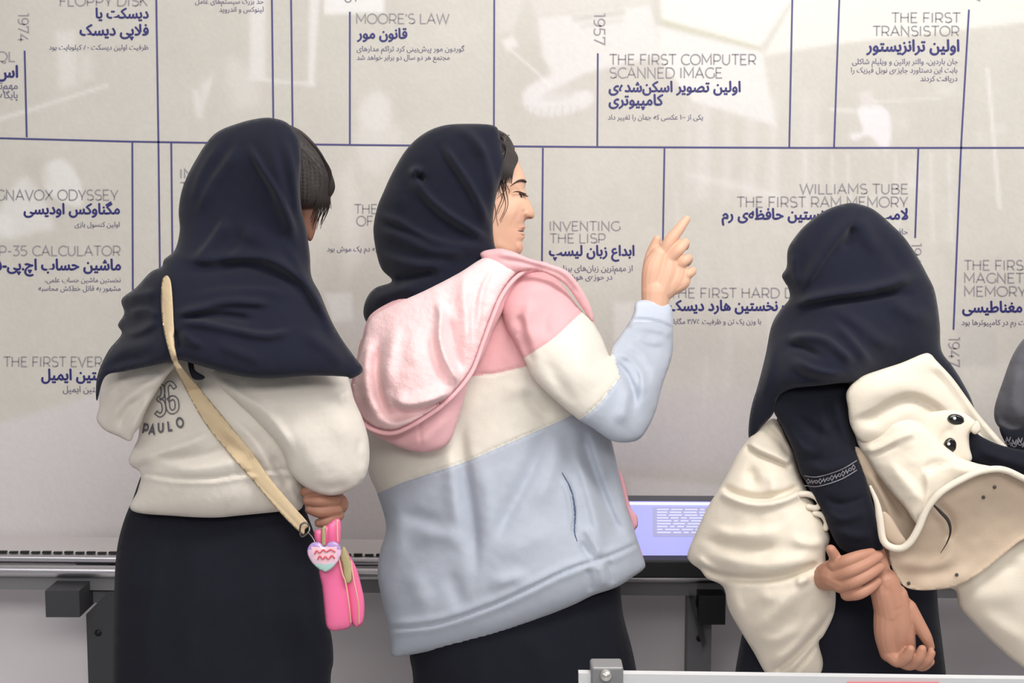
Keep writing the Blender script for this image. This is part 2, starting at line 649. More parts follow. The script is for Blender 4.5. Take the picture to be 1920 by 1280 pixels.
def latin(txt, stroke=0.075, gap=0.045):
    x = 0; parts = []
    for ch in txt:
        adv, st = G[ch]
        for s_ in st:
            v, f = ribbon(s_, stroke)
            v = v + np.array([x, 0]); parts.append((v, f))
        x += adv + gap
    V, Fc = merge(parts)
    return V, Fc


def fit(V, x0, x1, yt=None, yb=None):
    """scale 2-D glyph vertices into photograph box; y up -> y down. returns px coordinates"""
    a, b = V.min(0), V.max(0)
    sx = (x1 - x0) / (b[0] - a[0])
    X = x0 + (V[:, 0] - a[0]) * sx
    Y = yb - (V[:, 1] - 0) * (yb - yt)
    return np.stack([X, Y], 1)
# ------------------------------------------------------------------ room
YW = 3.35
M_wall = mat('wall_paint', (240, 234, 238), rough=0.6, noise=0.02, nscale=3, bump=0.05, bscale=60)
M_floor = mat('floor_vinyl', (190, 187, 186), rough=0.45, noise=0.08, nscale=5)
M_ceil = mat('ceiling_paint', (225, 224, 222), rough=0.9, noise=0.02)
fl = boxo('floor', (-4.5, -2.0, -0.08), (4.5, 3.6, 0.0), M_floor); tag(fl, kind='structure')
ce = boxo('ceiling', (-4.5, -2.0, 3.2), (4.5, 3.6, 3.28), M_ceil); tag(ce, kind='structure')
wb = boxo('wall_back', (-4.5, YW + 0.05, 0.0), (4.5, YW + 0.25, 3.2), M_wall); tag(wb, kind='structure')
bb_ = boxo('baseboard_back', (-4.5, YW + 0.035, 0.0), (4.5, YW + 0.05, 0.09), mat('baseboard', (150, 148, 150), rough=0.5)); tag(bb_, kind='structure')

# printed panel: vertex colours carry the faded picture collage that is printed on it
S_ = 5.0
gx = np.arange(-420, 2345, S_); gy = np.arange(-420, 1075, S_)
PX = np.stack(np.meshgrid(gx, gy), -1); nyy, nxx = PX.shape[:2]
Q = PX.reshape(-1, 2)
n1, n2, n3 = Noise2(3, 420), Noise2(4, 160), Noise2(9, 60)
base = np.tile(np.array([203., 199., 191.]), (len(Q), 1))
base += n1(Q)[:, None] * 1.6 + n2(Q)[:, None] * 1.0 + n3(Q)[:, None] * 0.5


def patch(poly, rgb, a=0.6, soft=4.0, smooth=False):
    global base
    pl = np.asarray(poly, float)
    if smooth: pl = catmull(pl, True, 6)
    lo, hi = pl.min(0) - 3 * soft, pl.max(0) + 3 * soft
    m = (Q[:, 0] > lo[0]) & (Q[:, 0] < hi[0]) & (Q[:, 1] > lo[1]) & (Q[:, 1] < hi[1])
    if not m.any(): return
    q = Q[m]
    dd, _, _ = segdist(q, np.concatenate([pl, pl[:1]]))
    sd = np.where(inside(q, pl), dd, -dd)
    w = min(1.0, a * 1.25) / (1 + np.exp(-sd / (soft * 0.5)))
    base[m] = base[m] * (1 - w[:, None]) + np.array(rgb, float) * w[:, None]


def line_patch(pl, w, rgb, a):
    global base
    dd, _, _ = segdist(Q, np.asarray(pl, float))
    w_ = a * np.exp(-(dd / w) ** 2)
    base = base * (1 - w_[:, None]) + np.array(rgb, float) * w_[:, None]


LT = (230, 228, 226)
patch([(-420, 920), (0, 792), (95, 765), (190, 735), (420, 668), (700, 700), (900, 800), (1180, 893), (1420, 920), (1700, 940), (2345, 960), (2345, 1300), (-420, 1300)], (212, 207, 207), 0.9, 6)
patch([(1180, 893), (1420, 918), (1420, 1040), (1180, 1040)], (225, 220, 221), 0.7, 4)
patch([(610, 560), (900, 640), (1180, 730), (1480, 740), (1480, 918), (1180, 893), (700, 700)], (206, 200, 199), 0.6, 14)
patch([(1860, -400), (2345, -400), (2345, 20), (1920, 42), (1570, 82), (1432, 104), (1500, -20), (1500, -400)], (224, 222, 216), 0.85, 3)
patch([(1230, -200), (1500, -200), (1484, 0), (1424, 90), (1240, 38)], (228, 225, 220), 0.9, 4)
patch([(1240, 36), (1424, 88), (1428, 96), (1236, 46)], (198, 196, 178), 0.8, 3)
patch([(1232, 48), (1430, 98), (1440, 160), (1456, 236), (1300, 190), (1240, 120)], (224, 222, 219), 0.85, 4)
patch([(1008, 34), (1218, 8), (1240, 90), (1260, 100), (1130, 130), (1040, 150), (1016, 100)], (222, 219, 216), 0.8, 4)
patch([(920, -200), (1230, -200), (1222, 6), (1005, 30), (990, -10), (960, 60), (935, 60)], (217, 214, 209), 0.5, 6)
patch([(1072, 30), (1170, 18), (1172, 28), (1074, 42)], (196, 193, 186), 0.6, 3)
patch([(1088, 46), (1168, 34), (1168, 42), (1088, 54)], (200, 197, 190), 0.5, 3)
patch([(980, 175), (1010, 150), (1060, 130), (1100, 110), (1112, 125), (1060, 158), (1040, 176), (1100, 170), (1112, 190), (1080, 210), (1030, 218), (990, 208)], (222, 219, 218), 0.8, 4, True)
patch([(1020, 178), (1060, 158), (1075, 180), (1030, 190)], (208, 204, 200), 0.6, 4, True)
for k in range(13):
    line_patch([(990 + k * 8, 200 + 3 * math.sin(k / 2)), (992 + k * 8, 216)], 2.0, (190, 186, 180), 0.35)
patch([(940, 78), (960, 66), (972, 84), (952, 96)], LT, 0.6, 3)
line_patch([(960, 96), (1000, 130), (1030, 160)], 3.0, LT, 0.5)
for x, w, a in ((1320, 26, .4), (1365, 12, .3), (1410, 18, .35), (1452, 8, .5), (1292, 8, .3), (1510, 14, .3), (1532, 6, .3)):
    patch([(x - w / 2, 190), (x + w / 2, 180), (x + w / 2 - 4, 370), (x - w / 2 - 4, 380)], (222, 219, 216), a, 8)
patch([(1608, 205), (1640, 195), (1668, 215), (1668, 274), (1650, 276), (1630, 255), (1600, 262), (1596, 250), (1618, 246)], (226, 223, 224), 0.8, 3, True)
patch([(1612, 176), (1630, 172), (1640, 186), (1634, 200), (1616, 196)], (214, 208, 204), 0.8, 3, True)
line_patch([(1560, 205), (1600, 208)], 4, LT, 0.5)
line_patch([(1640, 190), (1760, 185)], 3, LT, 0.35)
line_patch([(1852, 130), (1874, 390)], 4, LT, 0.55)
for k in range(5):
    patch([(1700 + k * 16, 190), (1712 + k * 16, 188), (1714 + k * 16, 260), (1702 + k * 16, 262)], (192, 188, 178), 0.25, 4)
line_patch([(1300, 330), (1390, 350), (1460, 372)], 9, LT, 0.35)
for x in (1510, 1560, 1590, 1680, 1745, 1780):
    line_patch([(x, 290), (x + 4, 450)], 4, LT, 0.28)
for k in range(26):
    a_ = rng.rand(); xx = 1500 + 380 * rng.rand(); yy = 140 + 400 * rng.rand()
    patch([(xx, yy), (xx + 10 + 26 * a_, yy - 4), (xx + 12 + 20 * a_, yy + 14 + 20 * rng.rand()), (xx - 2, yy + 14)], LT if k % 2 else (186, 183, 172), 0.16, 6)
for k in range(30):
    xx = 1180 + 320 * rng.rand(); yy = 290 + 420 * rng.rand()
    line_patch([(xx, yy), (xx + 30 * rng.rand() - 10, yy + 60 + 90 * rng.rand())], 3 + 4 * rng.rand(), LT if k % 3 else (188, 185, 175), 0.12)
patch([(1000, -100), (1300, -100), (1300, -60)], LT, 0.2, 9)
patch([(470, -100), (498, -100), (498, 150), (468, 145)], LT, 0.55, 4)
patch([(582, -100), (606, -100), (588, 160), (578, 158)], LT, 0.6, 3)
line_patch([(470, 148), (588, 158)], 4, LT, 0.5)
patch([(606, -100), (722, -100), (720, 24), (608, 27)], (230, 228, 226), 0.85, 3)
patch([(680, 190), (706, 172), (728, 185), (735, 215), (722, 240), (690, 240), (672, 222)], LT, 0.45, 7, True)
patch([(670, 240), (740, 235), (752, 262), (720, 320), (680, 315)], LT, 0.3, 8, True)
patch([(105, 60), (142, 58), (144, 160), (112, 165)], LT, 0.4, 6)
patch([(150, 100), (172, 100), (176, 150), (152, 152)], LT, 0.25, 6)
line_patch([(-60, 240), (60, 205), (200, 160)], 4, LT, 0.6)
patch([(360, 170), (374, 168), (380, 220), (370, 220)], LT, 0.5, 4)
patch([(378, 160), (400, 140), (392, 170), (380, 205)], LT, 0.5, 4)
patch([(425, 110), (470, 130), (490, 190), (440, 200)], LT, 0.25, 10, True)
patch([(85, 310), (120, 300), (150, 340), (152, 385), (110, 375), (80, 345)], LT, 0.6, 4, True)
patch([(25, 350), (60, 335), (100, 420), (70, 435), (20, 445), (-10, 420)], LT, 0.5, 6, True)
patch([(45, 300), (80, 295), (92, 340), (60, 352)], (192, 187, 178), 0.3, 7, True)
patch([(0, 400), (26, 410), (24, 446), (-10, 450)], LT, 0.4, 4)
patch([(610, 550), (660, 548), (662, 600), (624, 604)], LT, 0.45, 3)
patch([(1150, 568), (1190, 566), (1184, 640), (1152, 640)], LT, 0.4, 4)
patch([(640, 330), (660, 300), (680, 480), (645, 540)], LT, 0.3, 10)
patch([(1790, 600), (1868, 620), (1872, 690), (1800, 688)], (186, 184, 182), 0.35, 4)
patch([(1800, 690), (1920, 676), (1920, 800), (1850, 830)], LT, 0.2, 6)
base = np.clip(base + (rng.rand(len(Q), 1) - .5) * 5, 0, 255)
V3 = P(Q[:, 0], Q[:, 1], np.full(len(Q), YW))
ii = (np.arange(nyy - 1)[:, None] * nxx + np.arange(nxx - 1)[None]).ravel()
FQ = np.stack([ii, ii + nxx, ii + nxx + 1, ii + 1], 1)
me = bpy.data.meshes.new('printed_panel')
# thick panel: front grid plus sides and back
fr = V3.copy()
cor = [0, nxx - 1, nyy * nxx - 1, (nyy - 1) * nxx]
allv = np.concatenate([fr, fr[cor] + np.array([0, 0.045, 0])])
N0 = len(fr)
top = list(range(nxx)); bot = list(range((nyy - 1) * nxx, nyy * nxx))
lef = list(range(0, nyy * nxx, nxx)); rig = list(range(nxx - 1, nyy * nxx, nxx))
fs = FQ.tolist() + [top + [N0 + 1, N0], lef[::-1] + [N0, N0 + 3], bot[::-1] + [N0 + 3, N0 + 2], rig + [N0 + 2, N0 + 1]]
me.from_pydata(allv.tolist(), [], fs)
ca = me.color_attributes.new('Col', 'FLOAT_COLOR', 'POINT')
cl = np.array([lin(c) for c in (base,)][0]).reshape(3, -1).T if False else np.where(base / 255 <= 0.04045, base / 255 / 12.92, ((base / 255 + .055) / 1.055) ** 2.4)
cl = np.concatenate([np.concatenate([cl, np.ones((len(cl), 1))], 1), np.tile([.6, .58, .55, 1], (4, 1))])
ca.data.foreach_set('color', cl.ravel())
M_print = mat('printed_vinyl', attr='Col', rough=0.42, spec=0.3, bump=0.015, bscale=220)
me.materials.append(M_print)
panel = bpy.data.objects.new('printed_panel', me)
COL.objects.link(panel); panel.parent = wb
panel['label'] = 'pale grey printed panel with a faded picture collage'

M_ink = mat('navy_ink', (72, 70, 124), rough=0.5)
M_inkd = mat('dark_navy_ink', (44, 42, 110), rough=0.5)
M_grey = mat('grey_ink', (150, 146, 151), rough=0.5)
M_small = mat('small_grey_ink', (112, 108, 130), rough=0.5)


def onwall(xy, off=0.0012):
    return P(xy[:, 0], xy[:, 1], np.full(len(xy), YW - off))


def tline(pl, w=3.2):
    p = resample(np.asarray(pl, float), 60) if len(pl) > 2 else np.asarray(pl, float)
    v, f = ribbon(p, w)
    wv = onwall(v)
    n = len(wv)
    wv = np.concatenate([wv, wv + np.array([0, 0.001, 0])])
    fc = [q for q in f] + [tuple(i + n for i in q[::-1]) for q in f]
    mesh_obj('timeline_line', wv, fc, M_ink, wb, False)


tline([(-420, 247), (0, 259), (250, 265.5), (650, 271.5), (1120, 275.5), (1500, 277), (1920, 277), (2345, 276)], 3.4)
for seg in ([(46, 95), (50, 257)], [(292, -60), (297, 265), (301, 620)], [(248, 267), (249, 550)], [(321, 268), (324, 560)],
            [(509, -60), (513, 268)], [(545, -60), (549, 268)], [(656, 22), (656, 270)], [(927, -60), (926, 272)],
            [(1018, 277), (1016, 520)], [(1121, 100), (1120, 274)], [(1487, -60), (1480, 276)], [(1576, -60), (1564, 276)],
            [(1246, 278), (1243, 452)], [(1817, 18), (1802, 277), (1788, 618)], [(1722, 279), (1716, 446)]):
    tline(seg)


def put_text(V2, Fc, m):
    w = onwall(V2)
    o = mesh_obj('lettering', w, Fc, m, wb, False)
    o['kind'] = 'stuff'


def T_lat(s, x0, x1, yt, yb, m=M_grey):
    v, f = latin(s, 0.125)
    put_text(fit(v, x0, x1, yt, yb), f, m)


def T_rot(s, x0, x1, y0, y1, m=M_grey):
    """reads downwards, turned a quarter clockwise"""
    v, f = latin(s, 0.125)
    a, b = v.min(0), v.max(0)
    Y = y0 + (v[:, 0] - a[0]) / (b[0] - a[0]) * (y1 - y0)
    X = x0 + v[:, 1] * (x1 - x0)
    put_text(np.stack([X, Y], 1), f, m)


def T_far(s, x0, x1, base_y, bold=True, m=None, ysc=1.1):
    v, f = glyph_mesh(shape_fa(s), 0.0, 3 if bold else 2)
    a, b = v.min(0), v.max(0)
    sx = (x1 - x0) / (b[0] - a[0])
    off = 0.038 if bold else 0.008
    parts = []
    offs = [(-off, 0), (off, 0), (0, off * .8), (0, -off * .8)] if bold else [(-.016, 0), (.016, 0)]
    for ox, oy in offs:
        parts.append((np.stack([x0 + (v[:, 0] - a[0] + ox) * sx, base_y - (v[:, 1] + oy) * sx * ysc, np.full(len(v), 0.0009 + 0.00012 * len(parts))], 1), f))
    V2, F2 = merge(parts)
    w = P(V2[:, 0], V2[:, 1], YW - V2[:, 2])
    o = mesh_obj('lettering', w, F2, m or (M_inkd if bold else M_small), wb, False)
    o['kind'] = 'stuff'


T_lat('FLOPPY DISK', 112, 277, -8, 11); T_rot('1974', 34, 53, 25, 78); T_lat('SQL', -22, 28, 97, 115)
T_lat('MAGNAVOX ODYSSEY', -47, 222, 356, 375); T_lat('HP-35 CALCULATOR', -20, 226, 461, 479)
T_lat('THE FIRST EVER EMAIL', 7, 270, 669, 687); T_lat('IN', 338, 362, 317, 334); T_lat('T', 338, 352, 342, 359)
T_rot('1965', 647, 667, -50, 5); T_lat("MOORE'S LAW", 668, 843, 26, 44)
T_lat('THE', 665, 707, 383, 400); T_lat('OF', 668, 699, 405, 423)
T_lat('INVENTING', 1031, 1165, 415, 432); T_lat('THE LISP', 1031, 1136, 438, 455)
T_rot('1957', 1114, 1134, 25, 85); T_lat('THE FIRST COMPUTER', 1143, 1418, 102, 121); T_lat('SCANNED IMAGE', 1143, 1354, 127, 146)
T_lat('THE FIRST', 1672, 1801, 24, 42); T_lat('TRANSISTOR', 1637, 1799, 49, 67)
T_lat('WILLIAMS TUBE', 1499, 1702, 345, 363); T_lat('THE FIRST RAM MEMORY', 1382, 1703, 369, 388)
T_rot('1947', 1709, 1727, 456, 512); T_lat('THE FIRST HARD DISK', 1256, 1528, 540, 558)
T_lat('THE FIRST', 1808, 1935, 488, 506); T_lat('MAGNETIC', 1808, 1946, 512, 530); T_lat('MEMORY', 1808, 1925, 537, 555)
T_rot('1947', 1779, 1799, 632, 688); T_rot('1947', 1819, 1837, -54, 3)

T_far('دیسکت یا', 180, 278, 34); T_far('فلاپی دیسک', 150, 278, 66); T_far('ظرفیت اولین دیسکت ۸۰ کیلوبایت بود', 92, 278, 93, False)
T_far('حد بزرگ سیستم‌های عامل', 366, 494, 7, False); T_far('لینوکس و اندروید', 411, 494, 22, False)
T_far('اس کیو ال', -84, 33, 145); T_far('مهم‌ترین زبان', -60, 33, 167, False); T_far('پایگاه‌های داده', -56, 33, 184, False)
T_far('مگناوکس اودیسی', 45, 224, 401); T_far('اولین کنسول بازی', 140, 224, 425, False)
T_far('ماشین حساب اچ.پی-۳۵', -24, 226, 506); T_far('نخستین ماشین حساب علمی،', 84, 226, 529, False); T_far('مشهور به قاتل خط‌کش محاسبه', 72, 226, 545, False)
T_far('نخستین ایمیل', 78, 226, 712); T_far('نخستین ایمیل', 118, 205, 735, False)
T_far('قانون مور', 670, 763, 72); T_far('گوردون مور پیش‌بینی کرد تراکم مدارهای', 669, 871, 96, False)
T_far('مجتمع هر دو سال دو برابر خواهد شد', 669, 843, 112, False); T_far('شبیه دم یک موش بود', 613, 722, 471, False)
T_far('اولین تصویر اسکن‌شده‌ی', 1142, 1388, 172); T_far('کامپیوتری', 1142, 1243, 197); T_far('یکی از ۱۰۰ عکسی که جهان را تغییر داد', 1140, 1318, 224, False)
T_far('اولین ترانزیستور', 1625, 1798, 96); T_far('جان باردین، والتر براتین و ویلیام شاکلی', 1598, 1796, 120, False)
T_far('بابت این دستاورد جایزه‌ی نوبل فیزیک را', 1596, 1795, 136, False); T_far('دریافت کردند', 1726, 1795, 152, False)
T_far('ابداع زبان لیسپ', 1030, 1189, 479); T_far('از مهم‌ترین زبان‌های برنامه‌نویسی', 1004, 1186, 508, False); T_far('در حوزه‌ی هوش مصنوعی', 1010, 1148, 524, False)
T_far('لامپ ویلیامز نخستین حافظه‌ی رم', 1354, 1702, 411); T_far('حافظه', 1668, 1702, 439, False)
T_far('ساخت نخستین هارد دیسک', 1256, 1534, 582); T_far('با وزن یک تن و ظرفیت ۳/۷۵ مگابایت', 1246, 1427, 607, False)
T_far('حافظه‌ی مغناطیسی', 1805, 2010, 585); T_far('پیش‌رفت رم در کامپیوترها بود', 1803, 1960, 609, False)

# ------------------------------------------------------------------ counter: aluminium rails, brackets, posts
M_alu = mat('brushed_aluminium', (205, 203, 209), rough=0.32, metal=1.0, bump=0.03, bscale=90)
M_alud = mat('grey_aluminium_bar', (128, 128, 130), rough=0.45, metal=0.3, bump=0.02, bscale=90)
M_dark = mat('dark_grey_steel', (66, 66, 70), rough=0.5, metal=0.2, noise=0.06)
M_dark2 = mat('mid_grey_steel', (110, 110, 114), rough=0.5, metal=0.2, noise=0.05)
M_black = mat('black_plastic', (16, 16, 19), rough=0.5)


def rail_pt(x, y, t_):
    """height read at the left edge of the photograph; the rail comes a little nearer towards the right"""
    z = P(0, y, 3.14)[2]
    X = -1.9 + 3.9 * t_
    return np.array([X, 3.165 - 0.125 * t_, z])


counter = empty('display_counter', (0, 3.15, 0), 'long aluminium railed counter with grey posts under the printed timeline wall', 'counter')


def rtube(name, y, rpx, m, ins=0.0):
    pts = np.array([rail_pt(0, y, t_) + np.array([0, ins, 0]) for t_ in np.linspace(0, 1, 8)])
    v, f = tube_data(pts, rpx * 3.14 / F, 20)
    mesh_obj(name, v, f, m, counter)


rtube('upper_rail', 1051, 9, M_alu, 0.02)
rtube('lower_rail', 1070, 12, M_alu)


def rbar(name, yt, yb, y0, y1, m, bev=0.002):
    bm = bmesh.new()
    a, b = rail_pt(0, yt, 0), rail_pt(0, yb, 1)
    c = rail_pt(0, yt, 1)
    zt, zb = a[2], rail_pt(0, yb, 0)[2]
    vs = []
    for X, Y in ((a[0], a[1]), (c[0], c[1])):
        for z in (zb, zt):
            for dy in (y0, y1):
                vs.append(bm.verts.new((X, Y + dy, z)))
    q = [(0, 1, 3, 2), (4, 6, 7, 5), (0, 4, 5, 1), (2, 3, 7, 6), (0, 2, 6, 4), (1, 5, 7, 3)]
    for f in q: bm.faces.new([vs[i] for i in f])
    bmesh.ops.recalc_face_normals(bm, faces=bm.faces)
    bm_mesh(name, bm, m, counter)


rbar('front_bar', 1083, 1106, 0.004, 0.05, M_alud)
rbar('counter_top', 1043, 1056, 0.03, 0.185, mat('pale_laminate', (208, 203, 203), rough=0.5))
# dark segmented cable strip along the counter
bm = bmesh.new()
for k in range(150):
    t_ = k / 150
    a = rail_pt(0, 1041.5, t_); b = rail_pt(0, 1038.5, t_)
    box(bm, (a[0], a[1] + 0.02, a[2]), (a[0] + 0.0195, a[1] + 0.028, b[2] + 0.001 * (k % 2)))
o = bm_mesh('cable_strip', bm, M_black, counter); o['kind'] = 'stuff'


def post(x0, x1, ytop, d, holes=(), chamfer=0.0, m=M_dark, back=0.05):
    bm = bmesh.new()
    a = P(x0, ytop, d); b = P(x1, ytop, d)
    zt = a[2]
    pr = [(a[0], 0.0), (b[0], 0.0), (b[0], zt), (a[0] + chamfer, zt), (a[0], zt - chamfer * 1.0)] if chamfer else [(a[0], 0.0), (b[0], 0.0), (b[0], zt), (a[0], zt)]
    f0 = [bm.verts.new((x, d, z)) for x, z in pr]
    f1 = [bm.verts.new((x, d + back, z)) for x, z in pr]
    bm.faces.new(f0); bm.faces.new(f1[::-1])
    for i in range(len(pr)):
        j = (i + 1) % len(pr)
        bm.faces.new((f0[j], f0[i], f1[i], f1[j]))
    bmesh.ops.recalc_face_normals(bm, faces=bm.faces)
    p = bm_mesh('post', bm, m, counter)
    for hx, hy in holes:
        c = P(hx, hy, d)
        pts = np.array([c + np.array([0, -0.0015, 0]), c + np.array([0, 0.004, 0])])
        v, f = tube_data(pts, 0.008, 16, caps=False)
        mesh_obj('bolt_hole', v, f, M_black, p)
    return p


def bracket(x0, x1, y0, y1, d0, d1, m=M_dark):
    a = P(x0, y0, d0); b = P(x1, y1, d0)
    boxo('bracket', (a[0], d0, b[2]), (b[0], d1, a[2]), m, counter, 0.001)


post(160, 214, 1108, 3.14, [(184, 1186)], 0.055)
bracket(84, 150, 1107, 1157, 3.06, 3.36)
bracket(150, 206, 1107, 1130, 3.16, 3.34, M_dark2)
post(1290, 1335, 1116, 3.10, [(1312, 1196)], 0.0, M_dark2)
bracket(1312, 1360, 1117, 1171, 3.04, 3.36, M_black)
a, b, c, d_ = P(1291, 1118, 3.09), P(1300, 1118, 3.09), P(1322, 1200, 3.09), P(1316, 1210, 3.09)
bm = bmesh.new()
vs = [bm.verts.new(tuple(q)) for q in (a, d_, c, b)] + [bm.verts.new(tuple(q + np.array([0, -0.012, 0]))) for q in (a, d_, c, b)]
for f in ((0, 1, 2, 3), (7, 6, 5, 4), (0, 4, 5, 1), (1, 5, 6, 2), (2, 6, 7, 3), (3, 7, 4, 0)): bm.faces.new([vs[i] for i in f])
bmesh.ops.recalc_face_normals(bm, faces=bm.faces)
bm_mesh('brace', bm, M_dark, counter)
post(2010, 2060, 1125, 3.08, (), 0.0, M_dark2)
post(-420, -370, 1100, 3.16, (), 0.0, M_dark2)

# tilted screen standing on the counter
scr = empty('touch_screen', tuple(P(1290, 1050, 3.08)), 'tilted screen glowing blue with lines of text, on the counter between two girls', 'screen')


def quad_slab(name, c4, th, m, parent):
    c4 = [np.array(c) for c in c4]
    n = np.cross(c4[1] - c4[0], c4[3] - c4[0]); n /= np.linalg.norm(n)
    if n[1] > 0: n = -n
    v = [c for c in c4] + [c - n * th for c in c4]
    return mesh_obj(name, v, [(0, 1, 2, 3), (7, 6, 5, 4), (0, 4, 5, 1), (1, 5, 6, 2), (2, 6, 7, 3), (3, 7, 4, 0)], m, parent, False)


SA, SB, SC_, SD = (P(1080, 1050, 3.06), P(1470, 1050, 3.05), P(1470, 930, 3.27), P(1080, 928, 3.285))


def sp(u, v, o=0.0):
    q = (1 - v) * ((1 - u) * SA + u * SB) + v * ((1 - u) * SD + u * SC_)
    nn = np.cross(SB - SA, SD - SA); nn /= np.linalg.norm(nn)
    if nn[1] > 0: nn = -nn
    return q + nn * o


quad_slab('screen_frame', [sp(0, 0), sp(1, 0), sp(1, 1), sp(0, 1)], 0.02, mat('screen_frame', (86, 86, 94), rough=0.4), scr)
M_scr = mat('lit_screen', (150, 152, 238), rough=0.3, emit=0.8)
quad_slab('screen_panel', [sp(.02, .04, .001), sp(.98, .04, .001), sp(.98, .9, .001), sp(.02, .9, .001)], 0.003, M_scr, scr)
quad_slab('screen_window', [sp(.37, .34, .002), sp(.9, .34, .002), sp(.9, .8, .002), sp(.37, .8, .002)], 0.001, mat('screen_window', (148, 148, 184), rough=0.4, emit=0.7), scr)
quad_slab('screen_bar', [sp(.02, .84, .002), sp(.98, .84, .002), sp(.98, .88, .002), sp(.02, .88, .002)], 0.001, mat('screen_bar', (196, 200, 250), rough=0.4, emit=0.9), scr)
Vt = []
for r in range(9):
    y0 = .39 + r * .045
    x_ = .39
    for w in range(int(3 + 5 * rng.rand())):
        L_ = .02 + .05 * rng.rand()
        Vt.append((np.array([sp(x_, y0, .003), sp(x_ + L_, y0, .003), sp(x_ + L_, y0 + .02, .003), sp(x_, y0 + .02, .003)]), [(0, 1, 2, 3)]))
        x_ += L_ + .012
v, f = merge(Vt)
o = mesh_obj('screen_text', v, f, mat('screen_text', (188, 190, 216), emit=0.75), scr, False); o['kind'] = 'stuff'
# black unit under the screen
quad = boxo('screen_base', tuple(P(1100, 1084, 3.01)), tuple(P(1480, 1051, 3.01) + np.array([0, 0.05, 0])), M_black, scr, 0.004)

# ------------------------------------------------------------------ near stand at the bottom edge
d = 1.55
st = empty('notice_stand', (float(P(1500, 1270, d)[0]), d, 0), 'pale metal framed stand top with a clip, nearest at the bottom right', 'stand')
M_st = mat('pale_grey_metal', (205, 206, 208), rough=0.35, metal=0.2)
quad_slab('top_bar', [P(1085, 1282, d), P(2080, 1296, d), P(2080, 1275, d), P(1085, 1262, d)], 0.012, M_st, st)
a = P(1098, 1288, d); b = P(2070, 1310, d)
boxo('board', (a[0], d + 0.006, 0.5), (b[0], d + 0.014, a[2]), mat('board_white', (214, 212, 212), rough=0.5), st, 0.001)
a = P(1590, 1274, d - 0.003); b = P(1760, 1278, d)
boxo('pink_strip', (a[0], d - 0.003, P(1600, 1284, d)[2]), (b[0], d - 0.001, P(1600, 1277, d)[2]), mat('pink_strip', (208, 120, 128), rough=0.6), st)
a = P(1108, 1247, d); b = P(1168, 1300, d)
cl_ = boxo('clip', (a[0], d - 0.006, b[2]), (b[0], d + 0.026, a[2]), mat('clip_grey', (128, 128, 130), rough=0.4, metal=0.3), st, 0.003)
v, f = tube_data(np.array([P(1136, 1266, d - 0.009), P(1136, 1266, d + 0.0)]), 0.007, 16)
mesh_obj('screw', v, f, mat('screw', (208, 206, 200), rough=0.25, metal=0.8), cl_)
for x in (1090, 2050):
    a = P(x, 1280, d); b = P(x + 22, 1280, d)
    boxo('leg', (a[0], d, 0.0), (b[0], d + 0.02, a[2]), M_st, st, 0.002)
# ------------------------------------------------------------------ people
def fabric(name, rgb=None, attr=None, bump=0.25, sc=420, sheen=0.15, noise=0.05, ns=30, rough=0.92):
    return mat(name, rgb, rough=rough, sheen=sheen, bump=bump, bscale=sc, attr=attr, noise=noise, nscale=ns, spec=0.15)


M_navy = fabric('navy_cloth', (26, 28, 42), bump=0.12, sheen=0.1, noise=0.08)
M_navy2 = fabric('dark_navy_cloth', (27, 28, 38), bump=0.12, sheen=0.05, noise=0.08)
M_blackc = fabric('black_cloth', (27, 28, 37), bump=0.1, sheen=0.03, noise=0.08)
M_cream = fabric('cream_fleece', (214, 207, 197), noise=0.03)
M_cream3 = fabric('ivory_fleece', (223, 213, 197), noise=0.025)
M_cream3i = fabric('shaded_beige_lining', (192, 173, 153), noise=0.05)  # beige that also carries the shade inside the jacket
M_panelc = fabric('panelled_sweatshirt', attr='Col', noise=0.05, ns=60)
M_pink = fabric('pink_sweatshirt', (234, 182, 186), noise=0.05, ns=60)
M_fuzz = fabric('fuzzy_pink_lining', (244, 208, 209), bump=0.6, sc=260, sheen=0.4, noise=0.07, ns=90)
M_skin = mat('skin', (224, 180, 154), rough=0.5, spec=0.35, sss=0.12, noise=0.03, nscale=14, bump=0.03, bscale=300)
M_skin1 = mat('shaded_skin', (146, 104, 86), rough=0.55, spec=0.3, sss=0.1, noise=0.05, nscale=14)  # skin made browner: shade on the hand is put into the colour
M_skin3 = mat('hand_skin', (180, 132, 110), rough=0.5, spec=0.3, sss=0.1, noise=0.05, nscale=18, bump=0.05, bscale=200)  # tone lowered so the colour carries the shade on the hands
M_hair = mat('dark_hair', (42, 34, 32), rough=0.6, spec=0.5)


def cap(pl, r, seg=12):
    return pxtube(pl, r, seg)


def body(label, group, loc, coarse, fine, m, extra=None, vox=0.006, fvox=0.0015, fsm=9):
    c_ = []
    for v, f in coarse:           # slimmer than the clothes that cover it
        c = v.mean(0); c_.append((c + (v - c) * np.array([0.86, 0.72, 1.0]) + np.array([0, 0.02, 0]), f))
    coarse = c_
    V, Fc = remeshed(coarse, vox, 6)
    parts = [(V, Fc)]
    if fine:
        for q in fine:
            parts.append(remeshed(q, fvox, fsm))
    if extra: parts += extra
    V, Fc = merge(parts)
    o = mesh_obj('person', V, Fc, m, None, True, loc)
    tag(o, label, 'person', group)
    return o


def strand(pl, r, parent, name='hair_strand', m=None):
    v, f = pxtube(pl, r, 6)
    return mesh_obj(name, v, f, m or M_hair, parent)


